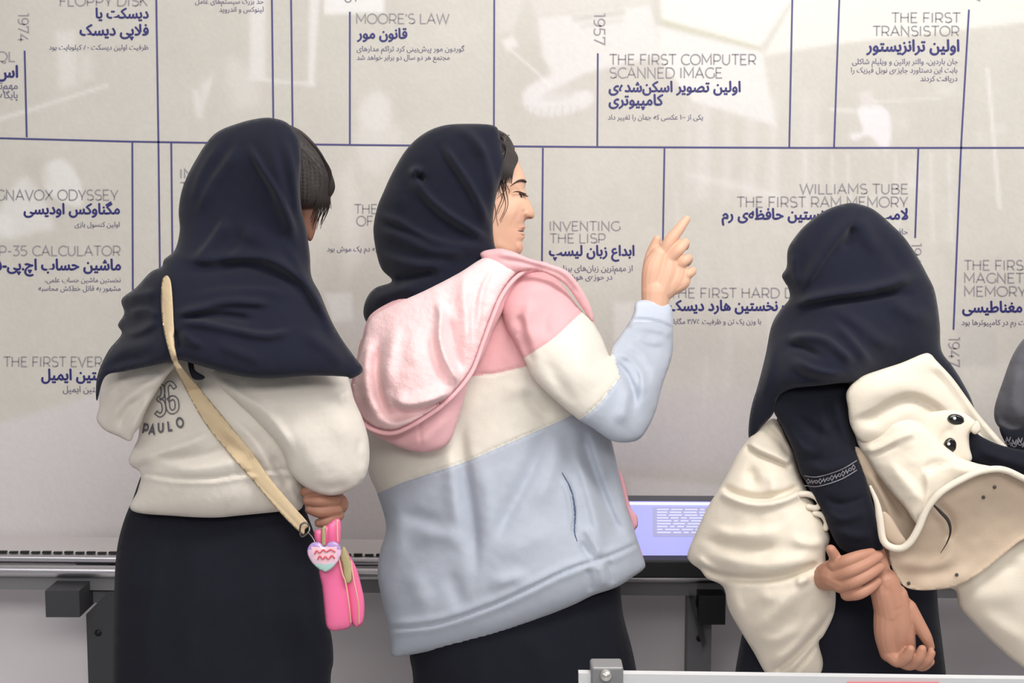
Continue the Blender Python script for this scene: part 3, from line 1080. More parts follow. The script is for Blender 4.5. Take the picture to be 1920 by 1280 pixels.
# ================================================================== girl 1 (left): navy scarf, cream sweatshirt, black dress
D1 = 2.44
base1 = P(420, 1800, D1)
b1 = [cap([(455, 335, 2.46), (452, 390, 2.46)], [78, 72]), cap([(452, 380, 2.45), (440, 520, 2.46)], [44, 46]),
      cap([(330, 600, 2.46), (440, 570, 2.46), (560, 610, 2.46)], [46, 60, 46]),
      cap([(430, 640, 2.46), (420, 900, 2.47)], [80, 80]), cap([(400, 900, 2.49), (400, 1060, 2.49)], [88, 84]),
      cap([(360, 1050, 2.47), (350, 1480, 2.47), (350, 1820, 2.47)], [66, 48, 34]),
      cap([(470, 1050, 2.47), (480, 1480, 2.47), (480, 1820, 2.47)], [66, 48, 34]),
      cap([(350, 1850, 2.44), (350, 1850, 2.58)], [30, 26]), cap([(480, 1850, 2.44), (480, 1850, 2.58)], [30, 26]),
      cap([(560, 640, 2.45), (630, 840, 2.44), (622, 900, 2.43)], [40, 34, 24]),
      cap([(330, 640, 2.48), (320, 780, 2.54), (340, 900, 2.64)], [34, 28, 22]),
      cap([(330, 900, 2.62), (360, 880, 2.76)], [24, 20])]
h1 = [pxtube([(622, 890, 2.42), (616, 930, 2.42)], [24, 28], 14), pxtube([(600, 930, 2.415), (632, 945, 2.43)], [22, 22], 14),
      pxtube([(624, 922, 2.41), (596, 916, 2.395), (572, 922, 2.39)], [15, 13, 10], 10),
      pxtube([(626, 940, 2.405), (598, 940, 2.385), (576, 939, 2.385)], [14, 12, 9.5], 10),
      pxtube([(630, 956, 2.405), (602, 960, 2.385), (580, 955, 2.385)], [13, 12, 9], 10),
      pxtube([(634, 966, 2.41), (614, 978, 2.39), (598, 980, 2.39)], [12, 11, 9], 10),
      pxtube([(634, 915, 2.44), (610, 905, 2.46), (588, 925, 2.46)], [13, 11, 9], 10)]
person1 = body('girl at the left, back turned, navy headscarf and cream cropped sweatshirt over black dress',
               None, (float(base1[0]), D1, 0), b1, [h1], M_skin1)
# sliver of face
puff('face', [(556, 372), (590, 366), (597, 392), (594, 420), (589, 440), (583, 452), (574, 448), (560, 440), (540, 410)], 2.47, M_skin1, person1, L=30, k=.8, s=4)
# hair
hair1, _ = puff('hair', [(520, 232), (556, 240), (580, 258), (602, 285), (619, 318), (628, 345), (625, 362), (612, 378), (600, 386), (584, 388), (566, 388), (545, 380), (520, 330), (500, 280)],
                [(520, 240, 2.44), (620, 340, 2.46), (560, 380, 2.44)], M_hair, person1, L=50, k=.9, s=4,
                strokes=[([(545 + 9 * i, 246 + 7 * i), (560 + 9 * i, 300 + 6 * i), (562 + 8 * i, 384)], 3.0, 2.6 + (i % 3), .1) for i in range(7)] +
                        [([(549 + 9 * i, 250 + 7 * i), (565 + 9 * i, 305 + 6 * i), (566 + 8 * i, 384)], 2.0, -2.6, .1) for i in range(7)])
for i in range(12):
    x = 584 + i * 2.2
    strand([(x + 8, 330, 2.43), (x + 10, 372, 2.43), (x + 4 + i % 3, 396, 2.44), (x - 2 - i % 4, 410 + (i * 7) % 22, 2.45)], [1.6, 1.8, 1.3, .4], person1)
for i in range(6):
    strand([(560 + 6 * i, 245 + 5 * i, 2.40), (600 + 4 * i, 290 + 6 * i, 2.41), (622 - i * 1, 350, 2.42), (606 + 3 * i, 386 + i, 2.44)], [.5, 1.4, 1.4, .5], person1)

dress1, dress1_s = puff('dress', [(247, 940), (228, 990), (218, 1040), (214, 1120), (212, 1280), (210, 1500), (205, 1790), (420, 1830), (640, 1790), (632, 1500), (620, 1290), (625, 1240),
                                  (622, 1195), (611, 1150), (604, 1080), (592, 1010), (572, 950), (550, 860), (420, 840), (290, 860)], [(400, 900, 2.51), (400, 1100, 2.48), (400, 1700, 2.47)], M_blackc, person1, L=95, k=.7, s=9,
                        strokes=[([(300, 960), (262, 1040), (240, 1150)], (14, 22), 7), ([(345, 965), (300, 1050), (275, 1200), (270, 1290)], (12, 24), 7), ([(420, 975), (370, 1060), (350, 1300)], (20, 30), 5),
                                 ([(560, 980), (585, 1100), (600, 1290)], (20, 14), 5), ([(480, 1000), (500, 1150), (505, 1400)], 26, 5)], wr=[(1.2, 90, 3)])

sw1, sw1_s = puff('sweatshirt', [(290, 640), (270, 700), (262, 770), (260, 815), (250, 840), (242, 857), (244, 872), (264, 888), (258, 920), (247, 957), (330, 967), (400, 970), (450, 966), (530, 958), (566, 952),
                                 (575, 900), (600, 850), (620, 760), (600, 650), (450, 600)],
                  [(300, 700, 2.42), (260, 950, 2.42), (420, 800, 2.41), (420, 960, 2.40), (570, 900, 2.44)], M_cream, person1, L=80, k=.7, s=4.5,
                  cons=[[(252, 884), (270, 890), (328, 899), (401, 899), (467, 888), (525, 884), (560, 885)]],
                  strokes=[([(252, 882), (270, 888), (328, 897), (401, 897), (467, 886), (525, 882), (562, 884)], (4, 3), -4, .02),
                           ([(252, 886), (270, 893), (328, 903), (401, 904), (467, 894), (525, 889), (562, 890)], 6, 2.5, .05),
                           ([(247, 866), (262, 862), (290, 852), (350, 832), (400, 808)], (9, 14), 10, .25),
                           ([(243, 872), (262, 878), (275, 866)], 6, -9, .2),
                           ([(300, 868), (360, 880), (430, 868), (480, 850)], (10, 18), 8, .3),
                           ([(270, 850), (330, 860), (400, 850), (455, 820)], 10, -6, .3),
                           ([(400, 800), (440, 840), (490, 880), (500, 890)], 12, -8, .3),
                           ([(430, 780), (480, 830), (520, 900)], 10, 7, .3),
                           ([(345, 740), (400, 780), (460, 860)], 12, 4, .3),
                           ([(505, 850), (525, 880), (545, 920)], 9, -9, .3), ([(540, 900), (550, 925), (560, 950)], 5, 4, .3)],
                  wr=[(1.4, 70, 5), (.5, 26, 6)])
tag(sw1, 'cream cropped sweatshirt with an outlined print on the back')

sl1, sl1_s = puff('sleeve', [(372, 690), (430, 690), (520, 690), (600, 692), (645, 700), (656, 718), (664, 748), (680, 785), (691, 825), (692, 868), (682, 898), (662, 917), (630, 928), (600, 926),
                             (568, 910), (545, 886), (533, 852), (512, 822), (480, 790), (440, 752), (400, 720)],
                  [(380, 700, 2.375), (520, 740, 2.37), (640, 720, 2.41), (640, 860, 2.39), (560, 880, 2.38)], M_cream, person1, L=58, k=.85, s=4.5,
                  strokes=[([(385, 700), (440, 735), (500, 775), (540, 830), (552, 880)], (9, 20), 9, .3),
                           ([(400, 722), (450, 745), (520, 760), (600, 745), (650, 740)], 20, 5, .3),
                           ([(560, 700), (610, 740), (650, 800), (665, 850)], (16, 26), 6, .3), ([(585, 905), (620, 915), (655, 905)], 8, -4, .3),
                           ([(650, 730), (640, 745), (648, 765)], 6, -7, .3), ([(530, 800), (580, 850), (600, 900)], 22, 5, .3), ([(684, 880), (672, 850), (676, 815)], 6, -4, .3)],
                  wr=[(1.6, 80, 8), (.5, 24, 9)])
puff('hood', [(196, 690), (186, 722), (186, 760), (181, 786), (196, 806), (222, 818), (244, 827), (252, 812), (262, 800), (274, 770), (290, 740), (312, 706), (330, 680), (290, 668), (240, 672)],
     [(200, 700, 2.40), (230, 800, 2.38), (310, 700, 2.34), (270, 780, 2.355)], M_cream, person1, L=34, k=.8, s=4,
     strokes=[([(200, 795), (222, 760), (262, 728), (316, 700)], (7, 13), 9, .25), ([(190, 770), (205, 735), (240, 705)], (6, 10), 6, .3),
              ([(240, 822), (258, 780), (288, 735)], (6, 10), 6, .3), ([(222, 812), (236, 770), (270, 742)], 7, -7, .3)], wr=[(.8, 40, 4)])

# print on the back: the number and the word, laid on the cloth
M_prt = mat('grey_print', (92, 90, 98), rough=0.8)


def on_cloth(v2, fc, surf, off, name, m, parent, kind='stuff'):
    dd = surf(v2) - off
    w = P(v2[:, 0], v2[:, 1], dd)
    n = len(w)
    w2 = np.concatenate([w, w + np.array([0, 0.0012, 0])])
    fc2 = [tuple(q) for q in fc] + [tuple(i + n for i in q[::-1]) for q in fc]
    o = mesh_obj(name, w2, fc2, m, parent, False)
    if kind: o['kind'] = kind
    return o


def varsity(txt, cx, cy, w, h, ang, stroke, parent, surf, name):
    v, f = latin(txt, stroke, 0.12)
    a, b = v.min(0), v.max(0)
    v = (v - (a + b) / 2) / (b - a) * np.array([w, -h])
    c, s_ = math.cos(ang), math.sin(ang)
    v = np.stack([cx + v[:, 0] * c - v[:, 1] * s_, cy + v[:, 0] * s_ + v[:, 1] * c], 1)
    return on_cloth(v, f, surf, 0.004, name, M_prt, parent)


def off_outline(pl, d1, d2, w):
    """outline of a thick stroke: two parallel ribbons"""
    p = catmull(pl, n=5) if len(pl) > 2 else np.asarray(pl, float)
    t = np.gradient(p, axis=0); t /= np.linalg.norm(t, axis=1)[:, None]
    n = np.stack([-t[:, 1], t[:, 0]], 1)
    q = np.concatenate([p + n * d1, (p - n * d1)[::-1]])
    return ribbon(np.concatenate([q, q[:1]]), w)


n36 = [off_outline([(289, 729), (297, 722), (305, 727), (304, 742), (297, 748), (305, 754), (307, 770), (300, 778), (292, 773)], 3.4, 0, 1.7),
       off_outline([(328, 727), (320, 718), (312, 724), (313, 745), (315, 765), (322, 772), (331, 766), (330, 750), (323, 745), (315, 750)], 3.6, 0, 1.7)]
v, f = merge(n36)
on_cloth(v, f, sw1_s, 0.004, 'printed_number', M_prt, sw1)
word = [('P', 273, 803, 10), ('A', 285, 804, 6), ('U', 301, 802, 0), ('L', 318, 799, -5), ('O', 337, 792, -10)]
pp = []
for ch, x, y, an in word:
    v, f = latin(ch, 0.22)
    a, b = v.min(0), v.max(0)
    v = (v - (a + b) / 2) * np.array([12.0, -17.0])
    an = math.radians(an)
    v = np.stack([x + v[:, 0] * math.cos(an) - v[:, 1] * math.sin(an), y + v[:, 0] * math.sin(an) + v[:, 1] * math.cos(an)], 1)
    pp.append((v, f))
v, f = merge(pp)
on_cloth(v, f, sw1_s, 0.004, 'printed_word', M_prt, sw1)
# small neck label peeking out
bl = puff('label', [(352, 679), (362, 677), (366, 694), (384, 706), (376, 712), (360, 708)], 2.30, M_blackc, sw1, L=8, k=.5, s=2.5)

scarf1, scarf1_s = puff('headscarf', [(492, 221), (450, 230), (401, 252), (365, 303), (343, 350), (335, 394), (337, 432), (328, 468), (308, 486), (303, 500), (282, 510), (255, 539), (228, 561), (233, 587), (221, 609),
                                      (228, 626), (204, 656), (186, 693), (180, 722), (182, 752), (197, 706), (233, 696), (292, 684), (330, 675), (350, 678), (394, 691), (456, 706), (511, 709), (584, 704),
                                      (648, 706), (658, 710), (681, 694), (664, 668), (640, 634), (620, 598), (600, 550), (584, 518), (581, 477), (575, 434), (566, 394), (562, 350), (564, 310), (563, 275), (556, 250), (538, 230), (515, 222)],
                        [(470, 330, 2.45), (570, 300, 2.40), (560, 240, 2.43), (350, 400, 2.45), (440, 470, 2.44), (300, 520, 2.37), (310, 670, 2.27), (200, 690, 2.33), (430, 600, 2.34), (450, 700, 2.265), (600, 700, 2.30), (670, 690, 2.34), (590, 480, 2.42), (235, 600, 2.40), (400, 560, 2.36)],
                        M_navy, person1, L=72, k=.9, kb=.5, s=4.2,
                        strokes=[([(462, 264), (480, 296), (510, 345), (540, 400), (560, 450)], (5, 17), 10, .2),
                                 ([(456, 262), (430, 300), (395, 350), (368, 410)], (16, 9), 8, .3),
                                 ([(458, 276), (470, 300), (500, 352), (520, 390)], 8, -6, .3),
                                 ([(530, 250), (545, 300), (553, 350), (560, 420)], (6, 9), 6, .3),
                                 ([(428, 404), (405, 440), (384, 468), (360, 490)], (16, 7), 11, .3),
                                 ([(425, 415), (460, 430), (510, 470), (560, 530)], 20, 6, .3),
                                 ([(330, 480), (380, 488), (430, 482), (500, 486), (560, 520), (600, 570), (640, 630)], (12, 7), 9, .2),
                                 ([(330, 505), (390, 508), (460, 500), (530, 520), (590, 580)], 9, -6, .3),
                                 ([(328, 592), (380, 578), (430, 566), (510, 570)], (10, 7), 9, .15),
                                 ([(330, 600), (380, 606), (440, 618), (500, 628), (550, 618)], (6, 10), 9, .15),
                                 ([(332, 598), (370, 594), (420, 592), (480, 600)], 7, -8, .2),
                                 ([(338, 620), (360, 640), (385, 648)], 8, 6, .3), ([(400, 640), (450, 662), (500, 680)], 11, 5, .3),
                                 ([(326, 616), (334, 640), (336, 660)], 7, -8, .3),
                                 ([(240, 590), (270, 580), (302, 592)], (6, 11), 8, .2), ([(226, 562), (262, 552), (300, 548)], (8, 12), 7, .3),
                                 ([(230, 626), (262, 622), (300, 600)], (11, 7), 8, .3), ([(200, 670), (240, 650), (300, 645)], 14, 6, .3), ([(190, 700), (225, 678), (290, 665)], 9, -5, .3),
                                 ([(560, 620), (610, 650), (650, 690)], 14, 6, .3), ([(584, 520), (600, 570), (640, 640)], (6, 10), 6, .3),
                                 ([(500, 232), (515, 300), (532, 370), (548, 440), (560, 500)], (8, 14), 5, .3), ([(420, 260), (380, 320), (358, 390)], (12, 8), 5, .3), ([(470, 420), (450, 470), (420, 500)], (12, 8), 5, .3), ([(520, 440), (560, 500), (590, 560), (630, 650)], (10, 7), 5, .3), ([(350, 560), (420, 545), (500, 545), (560, 560)], (7, 12), 5, .3)],
                        wr=[(1.6, 120, 11), (.7, 44, 12)], sk=1.9)

# ---- crossbody bag
M_strap = mat('beige_webbing', (206, 184, 150), rough=0.85, bump=0.4, bscale=900, noise=0.04)
M_bag = mat('glossy_pink', (240, 112, 160), rough=0.35, spec=0.5, coat=0.3, noise=0.04)
M_zip = mat('khaki_zip', (176, 164, 122), rough=0.6, bump=0.5, bscale=800)
M_piping = mat('pale_piping', (226, 172, 150), rough=0.5)
bag = empty('pouch_bag', tuple(P(640, 1100, 2.36)), 'glossy pink zipped pouch on a beige webbing strap, held by the girl at the left', 'bag')
def strap_depth(p):
    a = scarf1_s(p) - 0.006
    b = np.minimum(sw1_s(p), np.where(p[:, 1] > 700, sw1_s(p), 9)) - 0.006
    t = np.clip((p[:, 1] - 690) / 40, 0, 1)
    d_ = a * (1 - t) + np.minimum(b, 2.36) * t
    return np.where(p[:, 1] > 930, np.minimum(d_, 2.37), d_)
puff('strap', [(309, 517), (303, 530), (302, 578), (309, 630), (324, 680), (350, 733), (383, 791), (423, 842), (471, 897), (515, 950), (565, 1000), (572, 992), (578, 981), (548, 946), (507, 897), (474, 850),
               (423, 787), (379, 733), (350, 700), (331, 667), (326, 612), (324, 570), (321, 532), (316, 518)], strap_depth, M_strap, bag, L=4, k=.3, s=3.0,
     strokes=[([(306, 560), (312, 630), (327, 678), (353, 731), (386, 789), (426, 840), (474, 895), (568, 994)], 1.6, -1.2, .01), ([(320, 560), (327, 640), (348, 703), (376, 735), (420, 789), (470, 852), (545, 948), (574, 985)], 1.6, -1.2, .01)])
M_metal = mat('dark_metal', (120, 118, 116), rough=0.3, metal=1.0)
v, f = pxtube([(562, 1000, 2.34), (567, 1006, 2.335), (578, 998, 2.335), (580, 988, 2.34), (574, 980, 2.34), (564, 984, 2.34), (562, 1000, 2.34)], 1.8, 8)
mesh_obj('buckle', v, f, M_metal, bag)
v, f = pxtube([(578, 998, 2.335), (586, 1008, 2.33), (592, 1020, 2.325)], 1.5, 8)
mesh_obj('clasp', v, f, M_metal, bag)
puff('bag_side', [(600, 1040), (598, 1070), (604, 1100), (608, 1140), (612, 1172), (622, 1182), (640, 1181), (654, 1177), (658, 1168), (657, 1130), (652, 1095), (646, 1060), (638, 1030), (620, 1022)], 2.345, M_bag, bag, L=16, k=.9, s=3)
puff('bag_front', [(636, 1032), (646, 1026), (656, 1042), (668, 1064), (676, 1092), (683, 1126), (682, 1160), (674, 1174), (664, 1174), (657, 1160), (652, 1130), (646, 1092), (640, 1060)], 2.352, M_bag, bag, L=14, k=.9, s=3)
puff('bag_top', [(589, 996), (592, 1016), (600, 1026), (630, 1026), (638, 1016), (639, 978), (630, 972), (618, 980), (604, 990)], 2.36, M_bag, bag, L=12, k=.8, s=3,
     strokes=[([(601, 985), (602, 1024)], 2, -3, .02), ([(614, 980), (613, 1024)], 2, -3, .02), ([(628, 974), (628, 1020)], 1.6, -2, .02)])
puff('zip', [(602, 990), (611, 984), (611, 1024), (602, 1024)], 2.335, M_zip, bag, L=5, k=.4, s=2.5, smooth_outline=False)
puff('zip', [(640, 1028), (647, 1026), (659, 1058), (660, 1088), (646, 1092), (642, 1060), (636, 1040)], 2.328, M_zip, bag, L=5, k=.5, s=2.5)
for pl in ([(634, 1040, 2.325), (642, 1075, 2.322), (648, 1092, 2.322), (654, 1130, 2.322), (658, 1166, 2.33)], [(658, 1052, 2.33), (664, 1090, 2.325), (672, 1130, 2.325), (673, 1168, 2.333)], [(632, 976, 2.335), (633, 1014, 2.33)]):
    v, f = pxtube(pl, 1.5, 8)
    mesh_obj('piping', v, f, M_piping, bag)

# ---- heart charm
key = empty('heart_charm', tuple(P(607, 1045, 2.31)), 'shiny lilac to mint heart shaped charm with pink scribble, hanging on the pink pouch', 'keychain')
ho = [(608, 1024), (600, 1017), (588, 1016), (579, 1023), (576, 1034), (580, 1047), (590, 1060), (602, 1069), (613, 1071), (626, 1062), (636, 1048), (640, 1034), (637, 1022), (628, 1015), (617, 1016)]
hs, hs_s = puff('heart', ho, 2.315, mat('charm', attr='Col', rough=0.2, coat=0.6), key, L=10, k=.6, s=2.0, base=(226, 196, 214),
                regions=[([(570, 1010), (645, 1010), (645, 1030), (570, 1030)], (172, 142, 200)), ([(570, 1030), (645, 1030), (645, 1046), (570, 1046)], (224, 188, 216)),
                         ([(570, 1057), (645, 1057), (645, 1080), (570, 1080)], (176, 212, 206)), ([(583, 1024), (604, 1026), (632, 1024), (630, 1046), (608, 1058), (588, 1046)], (238, 196, 206))],
                strokes=[(ho + [ho[0]], 2.0, 1.4, .0)])
for pl in ([(590, 1038), (594, 1032), (600, 1036), (606, 1030), (612, 1034), (620, 1030), (628, 1034)], [(596, 1048), (600, 1042), (605, 1048), (610, 1043), (616, 1048), (622, 1041), (627, 1046)]):
    p = catmull(pl, n=4)
    d_ = hs_s(p) - 0.0015
    v, f = pxtube([(a[0], a[1], b) for a, b in zip(p, d_)], 1.5, 6, False)
    mesh_obj('scribble', v, f, mat('red_enamel', (214, 92, 110), rough=0.3), key)
# ================================================================== girl 2 (middle): navy scarf, pink/cream/blue hooded sweatshirt, pointing
D2 = 2.70
base2 = P(930, 1800, D2)
b2 = [cap([(860, 480, 2.74), (870, 560, 2.74)], [52, 52]),
      cap([(770, 640, 2.74), (880, 590, 2.74), (1010, 590, 2.72)], [50, 62, 50]),
      cap([(890, 640, 2.74), (900, 900, 2.74)], [100, 110]), cap([(920, 900, 2.74), (940, 1080, 2.74)], [120, 130]),
      cap([(880, 1080, 2.74), (880, 1420, 2.74), (880, 1720, 2.74)], [70, 50, 34]),
      cap([(1010, 1080, 2.74), (1020, 1420, 2.74), (1030, 1720, 2.74)], [70, 50, 34]),
      cap([(880, 1745, 2.70), (880, 1745, 2.86)], [28, 24]), cap([(1030, 1745, 2.70), (1030, 1745, 2.86)], [28, 24]),
      cap([(1020, 600, 2.70), (1120, 750, 2.70), (1165, 780, 2.70)], [46, 38, 34]), cap([(1165, 780, 2.70), (1215, 660, 2.76), (1224, 615, 2.78)], [34, 26, 17]),
      cap([(760, 660, 2.74), (740, 820, 2.78), (800, 960, 2.9)], [42, 34, 26]), cap([(800, 960, 2.9), (830, 940, 2.97)], [24, 18])]
DH = 2.78
h2 = [pxtube([(1228, 590, DH), (1229, 545, DH)], [25, 27], 16), pxtube([(1222, 545, DH), (1226, 505, DH), (1236, 478, DH)], [20, 22, 17], 14),
      pxtube([(1236, 545, DH), (1250, 510, DH), (1255, 484, DH)], [24, 22, 17], 14), pxtube([(1244, 548, DH), (1266, 525, DH), (1272, 505, DH)], [18, 19, 16], 14),
      pxtube([(1246, 545, DH), (1276, 530, DH), (1284, 518, DH)], [16, 16, 13], 12),
      # index finger
      pxtube([(1240, 484, DH + .002), (1254, 455, DH - .006), (1272, 431, DH - .005), (1287, 411, DH)], [11, 12, 10.5, 7.5], 14),
      # middle, ring, little: bent at the knuckles, tips turned in
      pxtube([(1256, 484, DH - .005), (1274, 466, DH - .012), (1284, 455, DH + .005), (1284, 462, DH + .03)], [13, 11.5, 9.5, 8], 12),
      pxtube([(1270, 500, DH), (1284, 488, DH - .01), (1291, 485, DH + .008), (1288, 492, DH + .03)], [12, 10.5, 9, 8], 12),
      pxtube([(1278, 520, DH + .004), (1292, 512, DH - .004), (1298, 508, DH + .012), (1293, 512, DH + .03)], [12, 10, 8.5, 7.5], 12),
      # thumb
      pxtube([(1216, 530, DH + .005), (1219, 492, DH + .012), (1227, 464, DH + .012), (1232, 448, DH + .008)], [14, 13, 11, 7.5], 12)]

# head: sagittal outline swollen to both sides, finely shaped
head_o = [(966, 279), (969, 290), (974, 306), (981, 322), (986, 334), (986, 345), (984, 354), (987, 363), (992, 375), (998, 387), (1002, 397), (1002, 405), (998, 410), (990, 411), (985, 413), (983, 419),
          (985, 425), (984, 430), (979, 433), (982, 437), (984, 443), (982, 448), (979, 452), (981, 460), (980, 468), (974, 477), (962, 483), (945, 490), (925, 500), (920, 520), (925, 600), (800, 600), (810, 520), (798, 480), (778, 440),
          (766, 390), (768, 340), (788, 300), (822, 272), (870, 258), (915, 256), (945, 264)]
DHd = 2.72
bpy_head, head_s = puff('headtmp', head_o, DHd, M_skin, None, L=62, k=.85, s=2.6, sk=1.0, cons=[],
    strokes=[([(945, 352), (958, 345), (972, 340), (984, 338)], (6, 9), 3.0, .25),          # brow ridge
             ([(950, 364), (962, 366), (974, 364), (980, 360)], 9, -6.0, .2),               # eye socket
             ([(958, 366), (966, 362), (975, 363), (980, 367)], 3.6, 4.2, .2),              # lid
             ([(957, 371), (966, 373), (976, 371)], 2.4, -1.6, .3),
             ([(985, 398), (989, 402), (991, 407)], 4.5, 3.2, .1),                          # nostril wing
             ([(980, 392), (982, 402), (981, 411)], 3.0, -2.6, .2),                         # fold behind the wing
             ([(993, 408), (997, 408)], 2.2, -2.0, .1),
             ([(940, 395), (958, 400), (970, 405)], 20, 4.5, .3),                           # cheek
             ([(976, 415), (971, 424), (968, 434)], 5, -1.5, .3),
             ([(973, 431), (978, 433), (982, 433)], 2.0, -2.2, .1),                         # mouth line
             ([(975, 427), (981, 426)], 2.6, 1.2, .2), ([(974, 438), (981, 438)], 3.0, 1.4, .2),
             ([(978, 451), (968, 453)], 4, -2.0, .3), ([(976, 462), (968, 464)], 8, 2.5, .2),
             ([(975, 477), (950, 470), (925, 452)], 10, 3, .3)])
hm = bpy_head.data
hv = np.empty(len(hm.vertices) * 3); hm.vertices.foreach_get('co', hv)
hf = [tuple(p.vertices) for p in hm.polygons]
bpy.data.objects.remove(bpy_head)
person2 = body('girl in the middle, face in profile, pink, cream and blue hooded sweatshirt, pointing at wall',
               None, (float(base2[0]), D2, 0), b2, [h2], M_skin, extra=[(hv.reshape(-1, 3), hf)])


def on_head(pl, r, name, m, off=0.0012, seg=8):
    p = catmull(np.asarray(pl, float), n=5)
    rr = np.interp(np.linspace(0, 1, len(p)), np.linspace(0, 1, len(r)), r)
    dd = head_s(p) - off
    v, f = pxtube(np.c_[p, dd], rr, seg, False, flat=0.6)
    return mesh_obj(name, v, f, m, person2)


M_brow = mat('brow', (58, 42, 40), rough=0.7)
on_head([(957, 349), (965, 343), (973, 339), (980, 338.5), (985, 341)], [.8, 2.2, 3.8, 4.6, 3.0], 'eyebrow', M_brow, 0.0)
M_lip = mat('lip', (196, 118, 112), rough=0.4, sss=0.1)
on_head([(974, 429), (979, 427), (983, 426)], [.4, 1.2, 1.8], 'upper_lip', M_lip, -0.0008)
on_head([(973, 437), (978, 439), (982, 440)], [.4, 1.4, 2.0], 'lower_lip', M_lip, -0.0008)
on_head([(971, 432), (976, 433), (981, 433)], [.8, 1.6, 1.8], 'mouth_line', mat('mouth_dark', (92, 44, 44), rough=0.6), 0.0)
on_head([(988, 408), (992, 407.5), (996, 408.5)], [1.2, 2.2, 1.6], 'nostril', mat('nostril', (110, 58, 50), rough=0.7), 0.0)
c = P(973, 366, float(head_s(np.array([[973., 366.]]))[0]) + 0.005)
bm = bmesh.new(); bmesh.ops.create_uvsphere(bm, u_segments=20, v_segments=12, radius=0.0050, matrix=Matrix.Translation(Vector(c)))
bm_mesh('eye', bm, mat('eye_white', (226, 216, 212), rough=0.2), person2, True)
on_head([(974, 364), (977, 367), (977, 370)], [1.6, 2.4, 1.2], 'iris', mat('iris', (40, 26, 22), rough=0.15), 0.0005)
on_head([(961, 361), (967, 359), (974, 360), (981, 362.5), (987, 364)], [.6, 1.6, 2.6, 2.4, .9], 'eyelid_line', M_brow, 0.0)
for i in range(7):
    x, y = 974 + i * 1.6, 361 + i * .7
    dd = float(head_s(np.array([[x, y]]))[0])
    strand([(x, y, dd - .001), (x + 4, y + 3, dd - .004), (x + 8, y + 2.5, dd - .004)], [1.0, .8, .3], person2, 'eyelash', M_brow)

# hair at the temple
hair2, hair2_s = puff('hair', [(915, 236), (936, 244), (952, 254), (962, 270), (967, 285), (966, 300), (960, 316), (953, 330), (944, 340), (934, 350), (926, 372), (915, 380), (890, 330), (890, 260)],
                      lambda p: np.minimum(head_s(p) + 0.004, DHd - .0), M_hair, person2, L=20, k=1.0, s=3,
                      strokes=[([(930 + 4 * i, 245 + 5 * i), (946 + 3 * i, 266 + 3 * i), (940 + 3 * i, 300), (926 + 3 * i, 345 - 3 * i)], 2.2, 3.0, .1) for i in range(7)])
for i in range(10):
    a0 = 940 + i * 2.2
    strand([(a0 - 4, 262 + i, DHd - .05), (a0 + 10, 278 + 2 * i, DHd - .055), (a0 + 2, 310 + i, DHd - .066), (a0 - 10 + i, 335 + i, DHd - .070)], [1.0, 2.0, 2.0, .8], person2)
rs = np.random.RandomState(5)
M_curl = mat('brown_curl', (84, 68, 60), rough=0.5)
for i in range(16):
    y0_ = 246 + i * 5.5; x0_ = 934 + 18 * rs.rand(); pts = []
    for k in range(9):
        q = k / 8
        xx = x0_ + 6 * math.sin(q * 9 + i) - 4 * q + (8 if i < 9 else -4) * q; yy = y0_ + 30 * q + 4 * math.cos(q * 9 + i)
        xx = min(xx, 964 - max(0, yy - 300) * .5)
        pts.append((xx, yy, float(hair2_s(np.array([[xx, yy]]))[0]) - .001))
    strand(pts, list(np.interp(range(9), [0, 4, 8], [.5, 1.3, .4])), person2, m=M_curl if i % 2 else M_hair)
for i in range(11):
    x0_ = 935 + rs.rand() * 22; y0_ = 318 + rs.rand() * 16
    pts = []
    x, y = x0_, y0_
    n_ = 9
    L_ = 40 + rs.rand() * 60
    ph = rs.rand() * 6
    for k in range(n_):
        q = k / (n_ - 1)
        xx = x0_ - 12 * q + 5 * math.sin(ph + q * 7) + (6 if i % 3 == 0 else -2) * q
        yy = y0_ + L_ * q
        dd = float(head_s(np.array([[xx, yy]]))[0])
        pts.append((xx, yy, min(dd, 2.70) - .002))
    strand(pts, list(np.linspace(1.0, .35, n_)), person2)

# dress
puff('dress', [(770, 1180), (768, 1230), (775, 1290), (770, 1500), (755, 1690), (960, 1740), (1250, 1690), (1235, 1450), (1200, 1290), (1186, 1220), (1168, 1150), (1158, 1080), (1120, 1020), (900, 1040), (790, 1100)],
     2.74, M_blackc, person2, L=110, k=.85, s=9, strokes=[([(1120, 1120), (1150, 1200), (1175, 1300)], 18, 5), ([(900, 1210), (890, 1400)], 24, 5), ([(1020, 1180), (1040, 1400)], 24, 5)], wr=[(1.3, 90, 4)])

